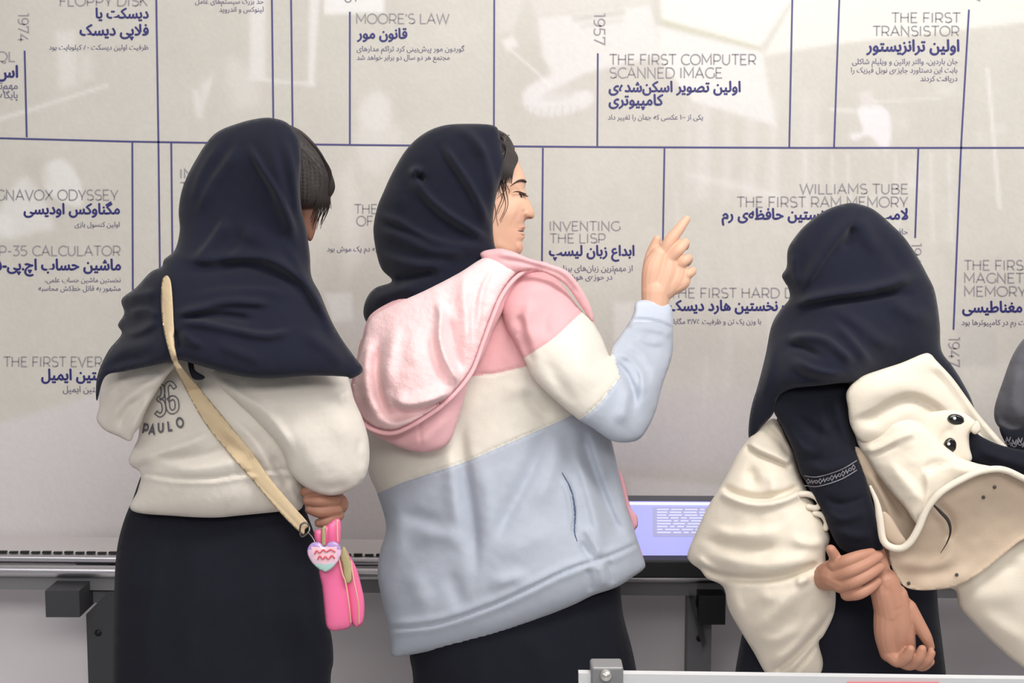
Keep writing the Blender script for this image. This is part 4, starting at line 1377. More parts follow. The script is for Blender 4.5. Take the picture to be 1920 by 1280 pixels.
PK, CR, BL = (228, 174, 178), (225, 219, 208), (179, 186, 199)
seam1 = [(640, 775), (760, 745), (885, 705), (928, 700), (983, 687), (1040, 672)]
seam2 = [(680, 934), (709, 924), (764, 901), (833, 879), (877, 864), (928, 842), (994, 813), (1067, 781), (1120, 752)]
seam3 = [(700, 1186), (726, 1179), (819, 1169), (914, 1138), (983, 1108), (1067, 1068), (1140, 1044), (1191, 1021), (1225, 1004)]
sw2, sw2_s = puff('sweatshirt', [(688, 620), (668, 680), (660, 740), (684, 800), (690, 880), (706, 922), (724, 985), (713, 1032), (708, 1076), (716, 1123), (726, 1172), (731, 1200), (735, 1229), (771, 1227), (855, 1209), (928, 1189),
                                 (1001, 1163), (1074, 1134), (1111, 1116), (1155, 1101), (1184, 1083), (1209, 1063), (1203, 1038), (1190, 995), (1176, 955), (1163, 900), (1150, 840), (1132, 770), (1108, 690), (1090, 610), (1050, 560), (960, 520), (880, 530), (780, 560)],
                  [(700, 700, 2.72), (720, 1000, 2.72), (735, 1220, 2.69), (930, 1180, 2.65), (1150, 1090, 2.66), (1205, 1060, 2.70), (1060, 640, 2.68), (1140, 820, 2.73), (900, 900, 2.69), (1180, 960, 2.73)],
                  M_panelc, person2, L=95, k=.8, s=4.6, base=BL, cons=[seam1, seam2],
                  regions=[([(600, 400), (1300, 400), (1300, 672)] + seam1[::-1] + [(600, 790)], PK), (seam1 + [(1300, 672), (1300, 752)] + seam2[::-1] + [(640, 940)], CR)],
                  strokes=[(seam1, 2.6, -2.4, .01), (seam2, 2.6, -2.6, .01), (seam3, (4, 3), -5, .01),
                           ([(x, y + 8) for x, y in seam3], 8, 3, .05),
                           ([(x, y - 8) for x, y in seam3], 9, 4, .1),
                           ([(868, 770), (866, 830), (874, 900), (888, 1000), (892, 1090)], (11, 17), -11, .3),
                           ([(845, 830), (850, 920), (862, 1010)], 16, 5, .3), ([(900, 860), (915, 940), (925, 1040)], 16, 4, .3),
                           ([(1020, 800), (1000, 870), (960, 950), (915, 1030)], (12, 18), -8, .3), ([(1050, 800), (1035, 880), (1000, 960)], 16, 5, .3),
                           ([(1090, 800), (1106, 860), (1126, 915), (1150, 975), (1170, 1010)], (9, 14), -13, .15),
                           ([(1075, 830), (1090, 880), (1108, 940), (1125, 1010), (1140, 1045)], (12, 9), 8, .3),
                           ([(1146, 850), (1160, 910), (1180, 980), (1196, 1030)], 8, 5, .3),
                           ([(1054, 886), (1071, 919), (1078, 959), (1077, 995), (1082, 1014)], (2.4, 2.4), -8, .2), ([(1047, 890), (1063, 922), (1070, 962), (1069, 998)], 4, 4, .3),
                           ([(1094, 985), (1110, 1010), (1128, 1042)], 8, 7, .2), ([(1088, 1010), (1100, 1036), (1120, 1052)], 6, -6, .3),
                           ([(1098, 1062), (1106, 1085), (1108, 1112)], 6, -5, .2), ([(1140, 1046), (1146, 1075), (1150, 1098)], 5, -5, .2), ([(1122, 1058), (1130, 1080), (1134, 1104)], 8, 5, .2),
                           ([(725, 900), (738, 960), (745, 1010), (738, 1070)], 20, 5, .3), ([(760, 1010), (830, 1000), (880, 1030)], 18, 6, .4), ([(740, 960), (800, 975), (850, 1000)], 14, -5, .4),
                           ([(770, 1060), (790, 1120), (810, 1150)], 20, 6, .4), ([(840, 1060), (860, 1120), (870, 1150)], 16, -5, .4), ([(910, 1100), (960, 1085), (1000, 1080)], 14, 7, .4),
                           ([(930, 1050), (1000, 1010), (1050, 990)], 22, 4, .4), ([(710, 840), (770, 850), (830, 830)], 18, 5, .4),
                           ([(985, 720), (1000, 760), (1040, 790)], 12, -6, .3), ([(930, 740), (990, 730), (1040, 760)], 16, 4, .4)],
                  wr=[(1.6, 120, 21), (.4, 38, 22)], sk=1.6)
sw2['label'] = 'pink, cream and pale blue panelled hooded sweatshirt'
# far front flap edge of the open sweatshirt (pink piping at the right side)
puff('zip_edge', [(1160, 880), (1172, 905), (1182, 950), (1194, 966), (1196, 985), (1190, 996), (1198, 1020), (1210, 1058), (1204, 1062), (1190, 1020), (1178, 970), (1164, 920)], 2.77, mat('pink_trim', (236, 176, 186), rough=.8), sw2, L=8, k=.7, s=3)
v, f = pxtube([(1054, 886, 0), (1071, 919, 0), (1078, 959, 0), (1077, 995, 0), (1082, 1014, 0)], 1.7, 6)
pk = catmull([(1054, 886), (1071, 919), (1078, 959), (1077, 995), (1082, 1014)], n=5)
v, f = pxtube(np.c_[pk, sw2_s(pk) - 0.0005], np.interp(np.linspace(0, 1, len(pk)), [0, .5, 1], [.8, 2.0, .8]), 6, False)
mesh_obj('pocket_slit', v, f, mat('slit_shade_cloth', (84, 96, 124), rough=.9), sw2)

s1 = [(960, 690), (987, 668), (1038, 634), (1089, 587), (1130, 560)]
s2 = [(1070, 800), (1089, 786), (1125, 755), (1162, 707), (1160, 690), (1130, 660)]
sleeve2, sleeve2_s = puff('sleeve', [(965, 514), (987, 505), (1030, 512), (1056, 536), (1085, 576), (1109, 600), (1129, 634), (1143, 668), (1148, 649), (1169, 620), (1187, 590), (1193, 566), (1220, 562), (1249, 567), (1260, 580), (1262, 620),
                                     (1260, 667), (1242, 722), (1227, 777), (1204, 818), (1180, 829), (1147, 826), (1111, 802), (1083, 785), (1038, 747), (1001, 710), (985, 678), (968, 645), (948, 610), (940, 570), (948, 535)],
                         [(980, 530, 2.63), (1000, 660, 2.58), (1090, 700, 2.575), (1160, 780, 2.60), (1210, 700, 2.68), (1226, 570, 2.765), (1130, 640, 2.64), (1185, 640, 2.72)],
                         M_panelc, sw2, L=52, k=.85, s=4.2, base=BL, cons=[s1, s2],
                         regions=[([(900, 400), (1150, 400), (1130, 560), (1089, 587), (1038, 634), (987, 668), (960, 690), (900, 700)], PK),
                                  ([(960, 690), (987, 668), (1038, 634), (1089, 587), (1112, 570), (1150, 640), (1149, 660), (1158, 690), (1162, 707), (1125, 755), (1089, 786), (1070, 815), (940, 760)], CR),
                                  ([(1185, 560), (1270, 560), (1270, 612), (1235, 604), (1186, 602)], (196, 203, 217))],
                         strokes=[(s1, 2.6, -2.4, .01), (s2[:4], 2.6, -2.6, .01),
                                  ([(1186, 600), (1210, 600), (1240, 606), (1262, 616)], (3, 4), -5, .02), ([(1180, 614), (1210, 614), (1240, 620), (1260, 630)], 8, 4, .1),
                                  ([(1143, 668), (1160, 684), (1178, 706), (1190, 740), (1188, 770)], (6, 8), -11, .25),
                                  ([(1150, 655), (1180, 676), (1202, 706), (1206, 750)], (9, 6), 9, .25), ([(1168, 640), (1200, 660), (1224, 690)], (9, 7), 7, .3), ([(1160, 665), (1190, 690), (1200, 720)], 5, -6, .3),
                                  ([(1186, 622), (1215, 640), (1250, 642)], (8, 7), 6, .3), ([(1230, 660), (1222, 720), (1205, 780)], 14, 5, .3), ([(1176, 720), (1172, 760), (1160, 800)], 12, 6, .3),
                                  ([(960, 620), (975, 600), (985, 640), (1000, 690)], (7, 12), -8, .3), ([(1000, 560), (985, 600), (990, 650)], (14, 10), 7, .3), ([(1030, 560), (1020, 610), (1040, 630)], 12, -4, .3),
                                  ([(1060, 620), (1090, 680), (1110, 740)], 26, 5, .4), ([(1020, 660), (1050, 720), (1090, 770)], 14, -4, .4), ([(975, 560), (1010, 540), (1050, 550)], 16, 5, .4)],
                         wr=[(1.4, 80, 31), (.4, 30, 32)], sk=1.6)

# ---- scarf
scarf2, scarf2_s = puff('headscarf', [(870, 232), (925, 235), (936, 252), (941, 277), (946, 300), (943, 325), (936, 345), (928, 380), (924, 420), (928, 462), (940, 480), (930, 520), (860, 560), (790, 590), (735, 610), (700, 616), (682, 592), (686, 562), (703, 540), (735, 527),
                                      (716, 505), (706, 475), (700, 430), (707, 390), (718, 362), (737, 321), (762, 280), (792, 252), (828, 236)],
                        [(930, 240, 2.69), (943, 300, 2.665), (928, 380, 2.65), (926, 450, 2.66), (800, 350, 2.72), (740, 430, 2.72), (850, 500, 2.66), (700, 590, 2.68), (790, 560, 2.63), (870, 250, 2.71)],
                        M_navy, person2, L=78, k=.95, kb=.8, s=4,
                        strokes=[([(776, 318), (782, 340), (806, 372), (842, 402), (890, 432), (920, 452)], (6, 15), 10, .15),
                                 ([(770, 330), (780, 318), (792, 326)], 7, 9, .2), ([(782, 330), (796, 340)], 7, -9, .2),
                                 ([(826, 266), (850, 300), (880, 344), (905, 392), (918, 430)], (6, 14), 9, .2),
                                 ([(812, 262), (840, 306), (872, 356), (900, 410)], 8, -6, .3),
                                 ([(880, 244), (908, 290), (922, 340), (924, 380)], (7, 12), 6, .3),
                                 ([(778, 345), (800, 385), (850, 425), (900, 446)], 9, -6, .3),
                                 ([(706, 402), (740, 412), (790, 442), (850, 460), (915, 462)], (8, 14), 9, .2), ([(704, 425), (750, 445), (810, 470), (880, 476)], (8, 13), 8, .2),
                                 ([(710, 412), (760, 432), (810, 456)], 6, -5, .3),
                                 ([(708, 470), (750, 490), (800, 498), (850, 496)], (9, 12), 8, .3), ([(735, 525), (770, 520), (820, 505)], (7, 12), -9, .2), ([(690, 570), (730, 550), (790, 535)], 12, 6, .3),
                                 ([(740, 330), (745, 370), (760, 400)], 18, 5, .4), ([(850, 236), (890, 262), (915, 300)], 10, 4, .3)],
                        wr=[(1.6, 100, 41), (.6, 36, 42)], sk=1.9)

# ---- hood lying on the back
rim = [(1000, 500), (978, 512), (958, 530), (939, 558), (924, 594), (905, 645), (887, 693), (863, 727), (833, 757), (804, 778), (768, 800), (735, 812), (700, 806), (675, 788), (660, 765), (655, 742)]
puff('hood', [(655, 742), (664, 690), (678, 640), (686, 606), (700, 585), (740, 562), (800, 535), (885, 490), (930, 468), (958, 470), (994, 485), (1030, 494), (1010, 506), (985, 520), (965, 545), (945, 580), (925, 620), (905, 670), (880, 702), (872, 740),
              (858, 790), (840, 832), (806, 847), (764, 843), (728, 829), (697, 812), (672, 790), (658, 766)],
     [(690, 620, 2.62), (900, 500, 2.62), (1000, 495, 2.63), (760, 700, 2.56), (780, 840, 2.565), (680, 790, 2.60), (860, 780, 2.57), (920, 620, 2.59)], M_pink, sw2, L=40, k=.7, s=4.2,
     strokes=[([(760, 838), (800, 820), (850, 770)], 12, 4, .3), ([(785, 780), (788, 820), (792, 845)], 3, -2, .1)], wr=[(1.0, 60, 51)])
lin_o, lin_s = puff('hood_lining', [(660, 740), (668, 690), (682, 640), (690, 608), (705, 590), (745, 568), (800, 543), (860, 512), (905, 484), (940, 476), (975, 482), (998, 494), (976, 506), (954, 526), (936, 554), (920, 590), (902, 640), (884, 688), (860, 722),
                                    (831, 752), (802, 773), (766, 795), (735, 806), (703, 800), (680, 784), (666, 764)],
                    [(690, 620, 2.585), (940, 480, 2.60), (990, 495, 2.60), (760, 700, 2.515), (740, 800, 2.525), (672, 770, 2.57), (880, 680, 2.53), (930, 560, 2.56)], M_fuzz, sw2, L=30, k=.6, s=3.8,
                    strokes=[([(690, 625), (684, 690), (690, 745), (712, 790)], (13, 9), 11, .2),
                             ([(712, 640), (706, 690), (712, 740), (728, 775), (770, 785)], (8, 9), -12, .2),
                             ([(745, 600), (735, 650), (728, 700), (734, 735)], (14, 14), 10, .3),
                             ([(735, 742), (760, 757), (800, 752), (850, 738)], (16, 6), 15, .15),
                             ([(732, 762), (765, 774), (800, 766), (850, 742)], (6, 9), -14, .12),
                             ([(820, 560), (826, 590), (824, 630), (834, 670), (852, 705), (860, 725)], (9, 7), 14, .15),
                             ([(842, 590), (848, 630), (858, 670), (868, 700)], (8, 8), -10, .25),
                             ([(880, 500), (870, 540), (872, 590), (876, 640), (876, 680)], (12, 12), 9, .3),
                             ([(810, 610), (812, 660), (826, 700), (845, 725)], 8, -8, .3),
                             ([(925, 500), (905, 540), (898, 590), (893, 640)], (6, 5), 5, .3),
                             ([(912, 510), (893, 550), (886, 600), (884, 650)], (3, 3), -4, .2),
                             ([(780, 600), (775, 650), (785, 700)], 18, 5, .4), ([(700, 780), (740, 795), (790, 780)], 7, 5, .3)],
                    wr=[(1.6, 45, 52), (.8, 18, 53), (.5, 9, 54)], sk=1.7)
lin_o['label'] = 'fuzzy paler pink inside of the hood'
rp = resample(catmull(rim, n=6), 8)
v, f = pxtube(np.c_[rp, np.minimum(lin_s(rp), 2.60) - 0.003], 5.0, 10, False, flat=.8)
mesh_obj('hood_rim', v, f, M_pink, sw2)
rm2 = [(930, 470), (965, 473), (1000, 486), (1036, 496), (1062, 508), (1086, 538), (1105, 570), (1113, 600)]
rp = resample(catmull(rm2, n=6), 8)
puff('hood_collar', [(900, 478), (930, 466), (958, 470), (994, 485), (1030, 495), (1062, 507), (1087, 536), (1108, 575), (1114, 604), (1106, 598), (1088, 572), (1062, 536), (1032, 516), (1000, 506), (965, 512), (940, 520)],
     [(910, 480, 2.60), (1000, 495, 2.585), (1060, 520, 2.60), (1112, 600, 2.64)], M_pink, sw2, L=13, k=1.0, s=3.5,
     strokes=[([(930, 484), (980, 492), (1030, 506), (1060, 522), (1090, 560)], (4, 5), -4, .15), ([(925, 474), (980, 482), (1030, 498)], 5, 3, .2)], wr=[(.6, 30, 55)])
# ================================================================== girl 3 (right): navy scarf and dress, cream hooded jacket off the shoulders
D3 = 2.55
base3 = P(1600, 1800, D3)
b3 = [cap([(1595, 492, 2.56), (1600, 550, 2.57)], [78, 72]), cap([(1600, 540, 2.56), (1610, 640, 2.56)], [46, 46]),
      cap([(1510, 700, 2.56), (1600, 670, 2.56), (1700, 700, 2.56)], [44, 60, 44]), cap([(1600, 720, 2.58), (1580, 960, 2.6)], [84, 84]),
      cap([(1580, 960, 2.6), (1570, 1150, 2.6)], [100, 110]),
      cap([(1500, 1150, 2.6), (1500, 1480, 2.6), (1500, 1760, 2.6)], [66, 46, 32]), cap([(1640, 1150, 2.6), (1650, 1480, 2.6), (1650, 1760, 2.6)], [66, 46, 32]),
      cap([(1500, 1780, 2.57), (1500, 1780, 2.72)], [28, 24]), cap([(1650, 1780, 2.57), (1650, 1780, 2.72)], [28, 24]),
      cap([(1520, 730, 2.52), (1540, 880, 2.47), (1600, 1000, 2.44)], [40, 36, 30]), cap([(1600, 1000, 2.44), (1640, 1060, 2.42), (1656, 1110, 2.42)], [28, 24, 22]),
      cap([(1700, 720, 2.54), (1730, 900, 2.52), (1660, 1050, 2.5)], [40, 34, 28]), cap([(1660, 1050, 2.5), (1560, 1085, 2.46)], [24, 20]),
      cap([(1560, 1085, 2.46), (1545, 1080, 2.46)], [22, 20]),
      # nose side of the bent head
      ]
d = 2.385
hang = [pxtube([(1636, 1040, d + .03), (1654, 1100, d), (1666, 1150, d)], [25, 25, 27], 16),
        pxtube([(1664, 1140, d), (1662, 1185, d), (1668, 1222, d + .005)], [26, 24, 20], 14), pxtube([(1676, 1140, d), (1690, 1185, d + .005), (1698, 1222, d + .01)], [27, 26, 20], 14),
        pxtube([(1690, 1135, d + .01), (1708, 1165, d + .01)], [22, 20], 12),
        pxtube([(1676, 1120, d + .004), (1680, 1170, d + .004), (1683, 1215, d + .008)], [28, 31, 24], 16), pxtube([(1660, 1090, d), (1674, 1130, d)], [26, 27], 14),
        pxtube([(1702, 1140, d + .005), (1722, 1170, d - .002), (1736, 1194, d - .005), (1744, 1212, d - .002)], [18, 14, 12, 9], 12),
        pxtube([(1668, 1224, d), (1684, 1238, d - .008), (1700, 1230, d - .02), (1707, 1217, d - .026)], [17, 14, 12, 9], 12),
        pxtube([(1684, 1232, d + .004), (1706, 1244, d - .004), (1722, 1232, d - .018), (1729, 1217, d - .022)], [17, 13.5, 12, 9], 12),
        pxtube([(1700, 1232, d + .012), (1722, 1244, d + .004), (1738, 1236, d - .008), (1746, 1224, d - .012)], [15, 12.5, 11, 8.5], 12),
        pxtube([(1705, 1236, d + .025), (1728, 1248, d + .018), (1744, 1240, d + .006)], [12, 11, 9], 12)]
g = 2.352
grip = [pxtube([(1548, 1082, g + .06), (1564, 1078, g + .03), (1580, 1086, g + .02)], [26, 30, 28], 14),
        pxtube([(1562, 1062, g + .02), (1566, 1046, g + .012), (1558, 1030, g + .006)], [13, 12, 10], 12),
        pxtube([(1566, 1060, g + .012), (1588, 1051, g - .002), (1612, 1042, g), (1634, 1036, g + .012)], [13, 13, 11.5, 9.5], 12),
        pxtube([(1566, 1080, g + .012), (1594, 1070, g - .006), (1622, 1058, g - .004), (1648, 1042, g + .012)], [13.5, 13, 11.5, 9.5], 12),
        pxtube([(1574, 1098, g + .012), (1602, 1090, g - .006), (1630, 1076, g - .004), (1651, 1062, g + .012)], [13.5, 13, 11.5, 9.5], 12),
        pxtube([(1588, 1114, g + .014), (1610, 1112, g - .002), (1630, 1102, g), (1645, 1090, g + .012)], [13, 12.5, 11, 9], 12)]
person3 = body('girl at the right, cream jacket slipped off her shoulders, hands clasped behind her back',
               None, (float(base3[0]), D3, 0), b3, [hang, grip], M_skin3)
for x, y in ((1628, 1034), (1706, 1213)):
    pass

puff('dress', [(1470, 760), (1440, 900), (1420, 1050), (1395, 1170), (1380, 1250), (1372, 1320), (1360, 1560), (1350, 1770), (1580, 1800), (1810, 1770), (1790, 1500), (1776, 1290), (1768, 1214), (1757, 1105), (1760, 950), (1750, 800), (1600, 720)],
     [(1600, 900, 2.60), (1570, 1250, 2.58), (1570, 1700, 2.6)], M_navy2, person3, L=85, k=.85, s=9,
     strokes=[([(1600, 1130), (1590, 1220), (1580, 1400)], 22, 5), ([(1420, 1200), (1410, 1300)], 14, 5), ([(1740, 1120), (1750, 1300)], 14, 5)], wr=[(1.2, 90, 3)])

slv, slv_s = puff('sleeve', [(1462, 730), (1450, 766), (1464, 795), (1486, 842), (1500, 886), (1512, 905), (1524, 930), (1541, 960), (1556, 995), (1572, 1024), (1590, 1036), (1612, 1040), (1640, 1036), (1656, 1030), (1650, 990), (1636, 941), (1621, 886), (1608, 850), (1604, 824), (1600, 787), (1592, 745), (1590, 712), (1540, 700), (1490, 704)],
                  [(1500, 740, 2.46), (1560, 850, 2.435), (1600, 960, 2.42), (1630, 1030, 2.405)], M_navy2, person3, L=46, k=.85, s=4.2,
                  strokes=[([(1470, 790), (1500, 835), (1530, 846), (1545, 810), (1540, 770)], (7, 12), 6, .3), ([(1490, 770), (1520, 800), (1570, 830)], 10, -6, .3),
                           ([(1505, 870), (1550, 880), (1600, 862)], 10, 6, .3), ([(1545, 955), (1580, 972), (1630, 955)], (6, 10), 7, .3), ([(1540, 930), (1580, 945), (1625, 930)], 7, -6, .3),
                           ([(1560, 990), (1600, 1005), (1650, 1000)], 9, 5, .3), ([(1565, 740), (1580, 790), (1590, 840)], 9, 6, .3), ([(1550, 730), (1555, 780), (1575, 830)], 7, -6, .3)], wr=[(1.4, 60, 61), (.6, 26, 62)])
slv['label'] = 'dark navy sleeve with a pale patterned band'
# patterned band
M_band = mat('band_print', (126, 124, 132), rough=0.9)
cen_ = catmull([(1508, 897), (1530, 899), (1556, 893), (1582, 883), (1607, 868)], n=8)
bb = []
for side in (-9, 9):
    bb.append(ribbon(np.stack([cen_[:, 0], cen_[:, 1] + side + 4], 1), 1.6))
r2 = np.random.RandomState(8)
cl2 = resample(cen_, 7.5)
for i, (x, y) in enumerate(cl2[1:-1]):
    y += 4
    k_ = i % 3
    if k_ == 0: bb.append(ribbon([(x, y - 5), (x + 3, y), (x, y + 5), (x - 3, y), (x, y - 5)], 1.3))
    elif k_ == 1: bb.append(ribbon([(x - 4, y + 3), (x - 1, y - 3), (x + 1, y + 3), (x + 4, y - 3)], 1.5))
    else: bb.append(ribbon(arc(x, y, 2.6, 2.6, 0, 360, 12), 1.3))
v, f = merge(bb)
on_cloth(v, f, slv_s, 0.002, 'patterned_band', M_band, slv)

scarf3, scarf3_s = puff('headscarf', [(1588, 381), (1548, 394), (1512, 420), (1490, 445), (1477, 468), (1475, 500), (1466, 516), (1472, 530), (1478, 540), (1480, 560), (1462, 582), (1446, 612), (1435, 667), (1421, 722), (1410, 758), (1404, 795), (1406, 824), (1428, 800), (1450, 775), (1458, 745),
                                      (1480, 730), (1500, 726), (1541, 722), (1590, 718), (1630, 730), (1700, 760), (1770, 790), (1830, 800), (1824, 756), (1804, 715), (1785, 685), (1765, 656), (1762, 605), (1753, 547), (1738, 514), (1720, 481), (1698, 448), (1676, 425), (1640, 394), (1612, 383)],
                        [(1590, 430, 2.55), (1500, 480, 2.54), (1700, 500, 2.55), (1600, 560, 2.52), (1470, 620, 2.52), (1500, 720, 2.41), (1590, 715, 2.405), (1410, 800, 2.50), (1740, 640, 2.52), (1800, 770, 2.55), (1700, 760, 2.54), (1650, 715, 2.48), (1600, 650, 2.45)],
                        M_navy, person3, L=72, k=.9, kb=.5, s=4.2,
                        strokes=[([(1600, 386), (1590, 420), (1566, 450), (1545, 480), (1520, 520), (1492, 560)], (7, 16), 9, .25),
                                 ([(1598, 420), (1592, 450), (1580, 470)], 8, -7, .3), ([(1610, 400), (1625, 440), (1650, 480)], 14, 5, .3),
                                 ([(1483, 574), (1520, 562), (1567, 553), (1620, 546), (1658, 538), (1700, 524), (1722, 512)], (12, 6), 12, .15),
                                 ([(1510, 575), (1567, 566), (1640, 556), (1700, 545)], 8, -8, .3),
                                 ([(1630, 545), (1665, 552), (1720, 552)], 8, -4, .3),
                                 ([(1472, 634), (1510, 630), (1548, 636), (1580, 660), (1606, 684)], (6, 12), 9, .2),
                                 ([(1470, 646), (1505, 652), (1545, 672)], 6, -7, .3), ([(1480, 668), (1520, 690), (1560, 700), (1590, 696)], (6, 11), 8, .3),
                                 ([(1475, 690), (1510, 708), (1560, 714)], 7, -4, .3), ([(1548, 574), (1600, 600), (1650, 640), (1700, 650)], 12, 6, .3), ([(1560, 600), (1600, 640), (1640, 690)], (6, 12), 7, .3),
                                 ([(1660, 560), (1710, 590), (1755, 600)], 14, 5, .3), ([(1450, 640), (1440, 700), (1425, 760)], 10, 6, .3), ([(1660, 450), (1690, 500), (1700, 520)], 14, -3, .4),
                                 ([(1488, 470), (1490, 510), (1500, 540)], 8, 5, .3)],
                        wr=[(1.6, 100, 71), (.6, 36, 72)], sk=1.9)

# ---- cream jacket: left half hanging on her left arm
jk, jkl_s = puff('jacket', [(1424, 802), (1450, 784), (1464, 800), (1476, 826), (1488, 850), (1498, 884), (1512, 915), (1530, 950), (1548, 985), (1556, 1010), (1548, 1034), (1550, 1060), (1562, 1090), (1567, 1116), (1563, 1152), (1545, 1190), (1535, 1205), (1543, 1240), (1537, 1268), (1510, 1272), (1475, 1270),
                            (1440, 1266), (1413, 1222), (1388, 1181), (1366, 1141), (1356, 1100), (1326, 1084), (1313, 1068), (1293, 1052), (1290, 1034), (1311, 984), (1328, 948), (1347, 918), (1364, 888), (1382, 852), (1402, 824)],
                 [(1440, 810, 2.50), (1400, 880, 2.49), (1500, 900, 2.47), (1420, 1000, 2.47), (1300, 1050, 2.52), (1540, 1040, 2.44), (1450, 1150, 2.47), (1540, 1240, 2.49), (1460, 1260, 2.5)],
                 M_cream3, person3, L=60, k=.85, s=4.2,
                 strokes=[([(1402, 828), (1420, 840), (1440, 849), (1462, 858), (1484, 868)], (12, 5), 10, .1),
                          ([(1398, 836), (1420, 850), (1440, 858), (1462, 868), (1484, 876)], (3, 5), -8, .1),
                          ([(1424, 808), (1440, 806), (1462, 826), (1484, 862)], (6, 9), -8, .2), ([(1436, 790), (1456, 800), (1476, 830)], 5, 5, .3),
                          ([(1422, 872), (1410, 890), (1420, 920)], 12, -8, .4), ([(1440, 880), (1450, 910), (1440, 935)], 14, 6, .4),
                          ([(1350, 922), (1384, 938), (1424, 946), (1468, 938), (1501, 922)], (5, 9), 10, .06), ([(1352, 912), (1384, 926), (1424, 934), (1468, 926), (1501, 912)], (7, 5), -9, .1),
                          ([(1320, 985), (1370, 1000), (1430, 1000), (1480, 985)], (10, 18), 7, .3), ([(1300, 1030), (1350, 1046), (1420, 1060), (1490, 1052), (1545, 1030)], (14, 18), 8, .3),
                          ([(1310, 1008), (1360, 1022), (1420, 1030), (1470, 1022)], 9, -6, .3), ([(1480, 1010), (1520, 1020), (1552, 1012)], 10, 6, .3),
                          ([(1318, 1062), (1359, 1080), (1439, 1083), (1505, 1068), (1537, 1054)], (6, 9), -13, .1), ([(1302, 1040), (1330, 1064), (1350, 1076)], 7, 7, .3), ([(1310, 1058), (1335, 1074)], 4, -5, .3),
                          ([(1520, 1085), (1470, 1130), (1430, 1170), (1410, 1200)], (20, 12), 8, .3), ([(1510, 1075), (1500, 1090), (1520, 1080)], 8, 8, .3),
                          ([(1446, 1262), (1480, 1238), (1512, 1207), (1545, 1168), (1567, 1135)], (4, 7), -10, .1), ([(1440, 1248), (1480, 1220), (1510, 1190), (1545, 1150)], 9, 6, .2),
                          ([(1400, 1180), (1440, 1200), (1480, 1190), (1530, 1150)], 12, 5, .4), ([(1490, 1262), (1515, 1230), (1532, 1208)], 4, -6, .2), ([(1410, 1110), (1450, 1120), (1480, 1100)], 14, 5, .4),
                          ([(1375, 1090), (1380, 1130), (1400, 1170)], 12, 5, .4)],
                 wr=[(1.8, 80, 81), (.6, 30, 82)], sk=1.6)
jk['label'] = 'cream hooded jacket slipped off the shoulders'
for pl in ([(1501, 926), (1515, 926), (1530, 932), (1538, 944), (1530, 952), (1516, 950)], [(1528, 962), (1542, 966), (1550, 978), (1548, 990)]):
    v, f = pxtube([(x, y, 2.425) for x, y in pl], 6, 12)
    mesh_obj('cuff_loop', v, f, M_cream3, jk)

# right half: collar, draped sleeve, animal-face hood
col, col_s = puff('jacket_collar', [(1588, 733), (1614, 707), (1650, 693), (1690, 680), (1731, 663), (1745, 664), (1756, 676), (1785, 707), (1810, 741), (1834, 775), (1855, 800), (1874, 822), (1890, 845), (1860, 862), (1800, 862), (1740, 850), (1680, 830), (1620, 830), (1596, 800), (1590, 765)],
                  [(1600, 780, 2.40), (1660, 700, 2.40), (1740, 690, 2.42), (1860, 830, 2.45), (1740, 820, 2.43)], M_cream3, jk, L=26, k=.7, s=4,
                  strokes=[([(1750, 676), (1790, 722), (1830, 778), (1880, 840)], (9, 5), 6, .1), ([(1740, 688), (1780, 735), (1820, 790), (1865, 848)], 5, -4, .1),
                           ([(1594, 770), (1640, 738), (1700, 726), (1760, 750), (1820, 800)], 22, 6, .3), ([(1600, 790), (1640, 776), (1680, 752), (1720, 748), (1780, 780)], (7, 18), -15, .2)], wr=[(1.2, 60, 83)])
puff('dark_trim', [(1812, 812), (1826, 808), (1840, 818), (1870, 832), (1910, 842), (1960, 850), (2010, 865), (2010, 912), (1940, 903), (1890, 892), (1850, 880), (1818, 866), (1808, 846)],
     [(1820, 830, 2.42), (1920, 870, 2.41), (2000, 890, 2.42)], M_blackc, jk, L=22, k=.7, s=4, strokes=[([(1830, 840), (1880, 860), (1950, 880)], 9, 4, .2)], wr=[(.8, 40, 84)])
fc_, fc_s = puff('animal_face', [(1700, 778), (1740, 772), (1770, 768), (1796, 770), (1820, 782), (1836, 798), (1832, 808), (1818, 812), (1818, 838), (1822, 862), (1800, 872), (1760, 860), (1700, 830)],
                 [(1710, 800, 2.42), (1800, 790, 2.405), (1810, 860, 2.40)], M_cream3, jk, L=18, k=.6, s=3,
                 strokes=[([(1790, 800), (1770, 815), (1765, 840)], 8, -3, .3)])
M_btn = mat('black_button', (14, 13, 15), rough=0.12, coat=0.5)
for (x, y, rx, ry, an) in ((1793, 787, 17, 11, .25), (1782, 835, 13, 15, .2)):
    t = np.linspace(0, 2 * math.pi, 18, endpoint=False)
    ol = [(x + rx * math.cos(q) * math.cos(an) - ry * math.sin(q) * math.sin(an), y + rx * math.cos(q) * math.sin(an) + ry * math.sin(q) * math.cos(an)) for q in t]
    dd = float(fc_s(np.array([[x, y]]))[0])
    e, es = puff('button_eye', ol, dd + .001, M_btn, jk, L=9, k=.7, s=2.5)
    bm = bmesh.new(); bmesh.ops.create_uvsphere(bm, u_segments=10, v_segments=8, radius=0.0028, matrix=Matrix.Translation(Vector(P(x - 3, y - 3, dd - .0088))))
    bm_mesh('eye_glint', bm, mat('glint_white', (225, 225, 228), rough=.3), e, True)  # white bead added as a painted glint on the eye
puff('ear', [(1820, 806), (1826, 794), (1832, 788), (1838, 797), (1838, 808), (1828, 814)], 2.385, M_cream3, jk, L=6, k=.8, s=2)

